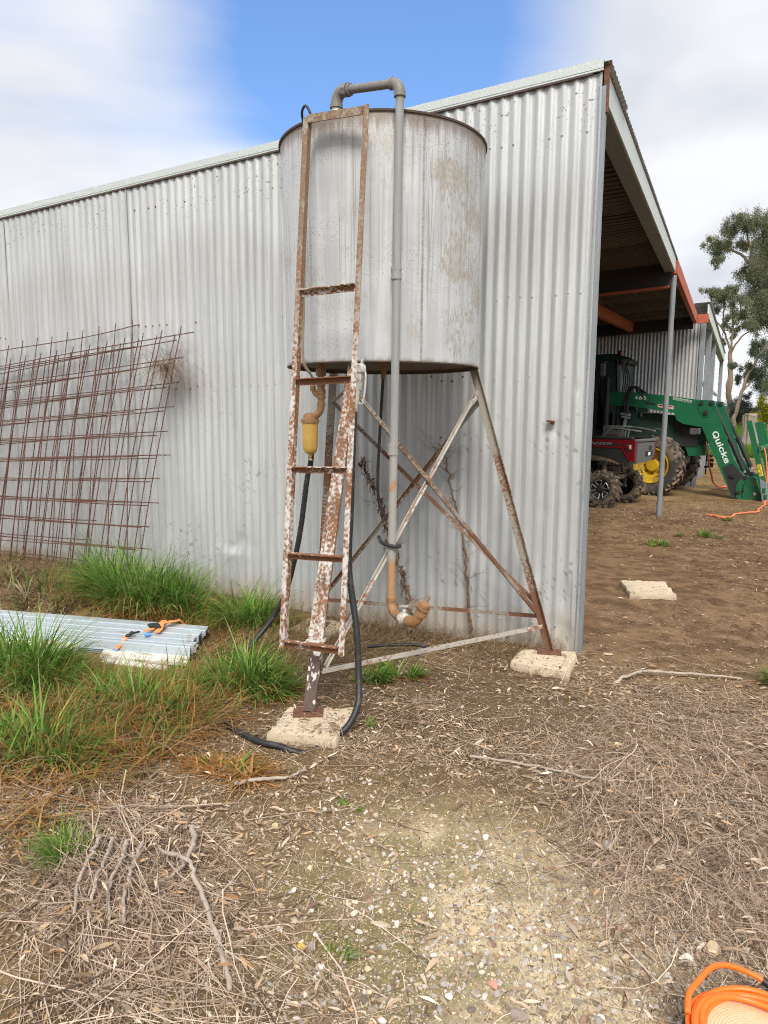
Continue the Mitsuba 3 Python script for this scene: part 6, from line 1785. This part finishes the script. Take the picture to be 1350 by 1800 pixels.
def tussock(label, x, y, rx, ry, h, n, green, seed, splay=1.0, dry=RUSTY, w=0.0048):
    rg = np.random.default_rng(seed)
    k = max(2, int(np.ceil(n / 110)))
    cr, ct = np.sqrt(rg.random(k)), rg.uniform(0, 6.28, k)
    cx, cy, ch = x + rx * cr * np.cos(ct), y + ry * cr * np.sin(ct), rg.uniform(0.55, 1.25, k) * (1.12 - 0.35 * cr)
    gg = np.clip(green + rg.normal(0, 0.16, k), 0, 1) if green > 0.1 else np.full(k, green)
    wk = rg.integers(0, k, n)
    sp = 0.30 * np.sqrt(rx * ry)
    px, py = cx[wk] + sp * rg.normal(0, 0.45, n), cy[wk] + sp * rg.normal(0, 0.45, n)
    r = np.clip(np.hypot((px - x) / rx, (py - y) / ry), 0, 1)
    t = np.arctan2((py - cy[wk]) + 0.35 * (py - y), (px - cx[wk]) + 0.35 * (px - x))
    az = np.where(rg.random(n) < 0.8, t, rg.uniform(0, 6.28, n)) + rg.normal(0, 0.35, n)
    green = gg[wk] * 0.84
    isg = rg.random(n) < green
    el0 = np.where(isg, rg.uniform(1.0, 1.55, n), rg.uniform(0.15, 1.2, n)) - 0.35 * r * splay
    el1 = np.where(isg, el0 - rg.uniform(0.3, 1.9, n) * splay, rg.uniform(-0.9, 0.0, n))
    L = 1.15 * h * ch[wk] * rg.uniform(0.45, 1.25, n) * np.where(isg, 1.1, 0.95) * (1.1 - 0.35 * r)
    cols = np.where(isg[:, None], pick(rg, n, GREEN, 0.2), pick(rg, n, dry, 0.2))
    p = np.column_stack([px, py, ground_z(px, py) - 0.004])
    v, f, c = strands(rg, n, p, 0, az, np.maximum(el0, 0.1), el1, L, rg.uniform(0.45, 1.4, n) * w, cols, 5, 0.07)
    v[:, 2] = np.maximum(v[:, 2], ground_z(v[:, 0], v[:, 1]) + 0.002)
    wall_in = (v[:, 1] > -0.02) & (v[:, 0] < 0.0) & (v[:, 1] < 0.8)
    v[wall_in, 1] = -0.02
    single("grass_tussock", M().add(v, f, c), "leafy", label, "grass tussock")


tussock("largest lush green grass tussock between the sheet bundle and the rusty mesh", -3.22, -0.66, 0.42, 0.20, 0.46, 3480, 0.93, 1, 0.9)
tussock("shorter green tussock at the right end of the big tussock behind the sheet bundle", -2.78, -0.62, 0.24, 0.16, 0.34, 1305, 0.75, 2)
tussock("green tussock with orange dead blades right of the strapped end of the sheet bundle", -2.22, -0.55, 0.22, 0.16, 0.34, 1595, 0.72, 3)
tussock("tall green tussock in front of the sheet bundle at the left edge", -2.74, -2.06, 0.36, 0.20, 0.34, 2900, 0.85, 4)
tussock("green tussock left of the front pad beside the end of the sheet bundle", -1.56, -1.52, 0.24, 0.15, 0.26, 1885, 0.72, 5)
tussock("half green half orange tussock below the white board", -1.82, -2.06, 0.32, 0.18, 0.20, 2175, 0.42, 6)
tussock("low green tussock with orange skirt at the lower left edge", -1.92, -2.58, 0.28, 0.18, 0.23, 1500, 0.55, 7)
tussock("orange dead tussock flattened on bare soil left of the front pad", -1.02, -2.36, 0.20, 0.10, 0.17, 609, 0.04, 8, 1.2)
tussock("small green tussock under the tank beside the low brace", -1.02, -1.04, 0.12, 0.09, 0.17, 435, 0.85, 9)
tussock("small green tussock under the tank right of the black hose", -0.84, -0.98, 0.10, 0.08, 0.15, 290, 0.7, 10)
tussock("dark green tussock cut by the right edge of the picture", 1.16, -0.10, 0.07, 0.07, 0.18, 478, 0.97, 11)
tussock("sparse green tussock in the yard beyond the loose slab", 0.12, 4.4, 0.22, 0.16, 0.09, 377, 0.8, 12)
tussock("sparse green tussock in the yard near the orange rope", 0.52, 5.3, 0.28, 0.16, 0.10, 464, 0.8, 13)
tussock("tiny green tussock beside the end of the orange rope", 0.86, 6.6, 0.09, 0.07, 0.10, 130, 0.85, 14)
tussock("tiny green tussock on the bare soil below the front pad", -0.46, -2.35, 0.05, 0.04, 0.05, 87, 0.85, 15, w=0.0015)
tussock("tiny green tussock in the mossy soil near the bottom edge", -0.11, -3.06, 0.05, 0.04, 0.055, 101, 0.85, 16, w=0.0013)
tussock("low yellow green tussock on the brush pile at the lower left", -1.16, -3.06, 0.13, 0.08, 0.13, 609, 0.55, 17, dry=TAN, w=0.0018)
tussock("tiny green tussock at the right side of the front pad", -0.72, -1.66, 0.03, 0.03, 0.06, 87, 0.95, 18, w=0.0016)
for k, (x, y, h) in enumerate(((-4.45, -0.80, 0.26), (-3.95, -0.98, 0.22), (-4.9, -0.45, 0.30))):
    tussock(["dead straw tussock at the left edge above the far end of the sheet bundle", "low dead straw tussock against the back of the sheet bundle near the left edge", "tall dead straw tussock at the foot of the mesh at the left edge"][k], x, y, 0.36, 0.18, h, 1300, 0.03, 40 + k, 0.8, TAN)
rng = np.random.default_rng(111)


def thatch(name, label, n, dens, h, pal, seed, xr, yr, el=(0.0, 0.8), w=0.002):
    rg = np.random.default_rng(seed)
    q = []
    got = 0
    while got < n:
        x, y = rg.uniform(*xr, 60000), rg.uniform(*yr, 60000)
        k = rg.random(60000) < dens(x, y)
        q.append(np.stack([x[k], y[k]], 1))
        got += k.sum()
    q = np.vstack(q)[:n]
    p = np.column_stack([q, ground_z(q[:, 0], q[:, 1]) + rg.exponential(0.012, n)])
    e0 = rg.uniform(*el, n)
    v, f, c = strands(rg, n, p, 0, rg.normal(0.6, 1.2, n) + 3.0 * (nf(q[:, 0], q[:, 1], 1.5, 91) - 0.5), e0, e0 - rg.uniform(0.2, 1.3, n), h * rg.uniform(0.5, 1.3, n), w * rg.uniform(0.6, 1.3, n), pick(rg, n, pal), 4, 0.12)
    v[:, 2] = np.maximum(v[:, 2], ground_z(v[:, 0], v[:, 1]) + 0.002)
    v[(v[:, 1] > -0.02) & (v[:, 1] < 0.8) & (v[:, 0] < 0), 1] = -0.02
    single(name, M().add(v, f, c), "leafy", label, "grass", kind="stuff")


def off_bundle(x, y):
    rel = np.stack([x - BX[0], y - BX[1]], -1)
    u, w_ = rel @ bdir[:2], rel @ bside[:2]
    return 1 - ((u > -0.02) & (w_ > -0.26) & (w_ < 0.42))


thatch("dead_grass", "orange dead grass lying between the green tussocks at left", 5200,
       lambda x, y: np.clip((0.9 * gauss(x, y, -1.75, -2.1, 0.55, 0.30) + 0.9 * gauss(x, y, -1.85, -2.65, 0.4, 0.2) + 0.8 * gauss(x, y, -2.1, -0.95, 0.35, 0.25) + 0.8 * gauss(x, y, -2.5, -2.3, 0.5, 0.25) + 0.35 * gauss(x, y, -1.35, -3.0, 0.3, 0.12)) * (0.3 + 1.2 * nf(x, y, 3.5, 95)) * off_bundle(x, y) * (x < -1.36), 0, 1),
       0.27, RUSTY + TAN, 1, (-3.6, -0.8), (-3.3, -0.5), (0.0, 0.5), w=0.0032)
thatch("mixed_grass", "low ragged green and orange grass merging the tussocks at left", 5200,
       lambda x, y: np.clip((0.9 * gauss(x, y, -2.1, -2.05, 0.6, 0.28) + 0.7 * gauss(x, y, -1.8, -2.5, 0.35, 0.2) + 0.6 * gauss(x, y, -1.75, -1.6, 0.3, 0.2) + 0.7 * gauss(x, y, -2.4, -0.6, 0.4, 0.22) + 0.6 * gauss(x, y, -3.3, -0.75, 0.7, 0.2)) * (0.2 + 1.4 * nf(x, y, 4.5, 99)) * off_bundle(x, y) * (x < -1.36), 0, 1),
       0.17, GREEN[:3] + [(0.24, 0.27, 0.08)] + RUSTY[:3], 5, (-4.2, -1.0), (-3.0, -0.3), (0.5, 1.4), w=0.0030)
thatch("straw", "dry brown straw along the foot of the shed wall", 14000,
       lambda x, y: np.clip((0.9 * gauss(x, y, -4.4, -0.55, 1.3, 0.40) + 0.8 * gauss(x, y, -1.75, -0.75, 0.45, 0.5) + 0.55 * sstep(-0.55, -0.15, y) * sstep(0.0, -0.3, x) + 0.6 * gauss(x, y, -2.9, -0.3, 0.5, 0.3)) * (0.3 + 1.2 * nf(x, y, 3.5, 97)) * off_bundle(x, y), 0, 1),
       0.19, TAN + [(0.20, 0.13, 0.07)], 2, (-6.0, 0.1), (-1.5, -0.03), (0.0, 0.9))
thatch("stalks", "thin dead stalks and blades in the yard", 1100, lambda x, y: np.clip(0.25 * gauss(x, y, -0.5, -1.5, 0.9, 0.6) + 0.5 * gauss(x, y, -0.5, -0.3, 0.5, 0.2), 0, 1), 0.12, TAN, 3, (-1.6, 0.6), (-2.4, -0.05), (0.0, 0.9), 0.0013)
# meadow grass on the field behind
rng = np.random.default_rng(113)
n = 26000
x, y = rng.uniform(0.2, 4.5, n), 24.5 + 18 * rng.random(n) ** 1.4
az = rng.uniform(0, 6.28, n)
v, f, c = strands(rng, n, np.column_stack([x, y, ground_z(x, y)]), 0, az, rng.uniform(0.7, 1.5, n), rng.uniform(-0.2, 1.2, n), rng.uniform(0.10, 0.30, n), np.full(n, 0.008), pick(rng, n, [(0.10, 0.24, 0.03), (0.16, 0.30, 0.05), (0.20, 0.30, 0.07), (0.09, 0.19, 0.03)]), 2)
single("meadow", M().add(v, f, c), "leafy", "green grass of the paddock beyond the yard", "grass", kind="stuff")
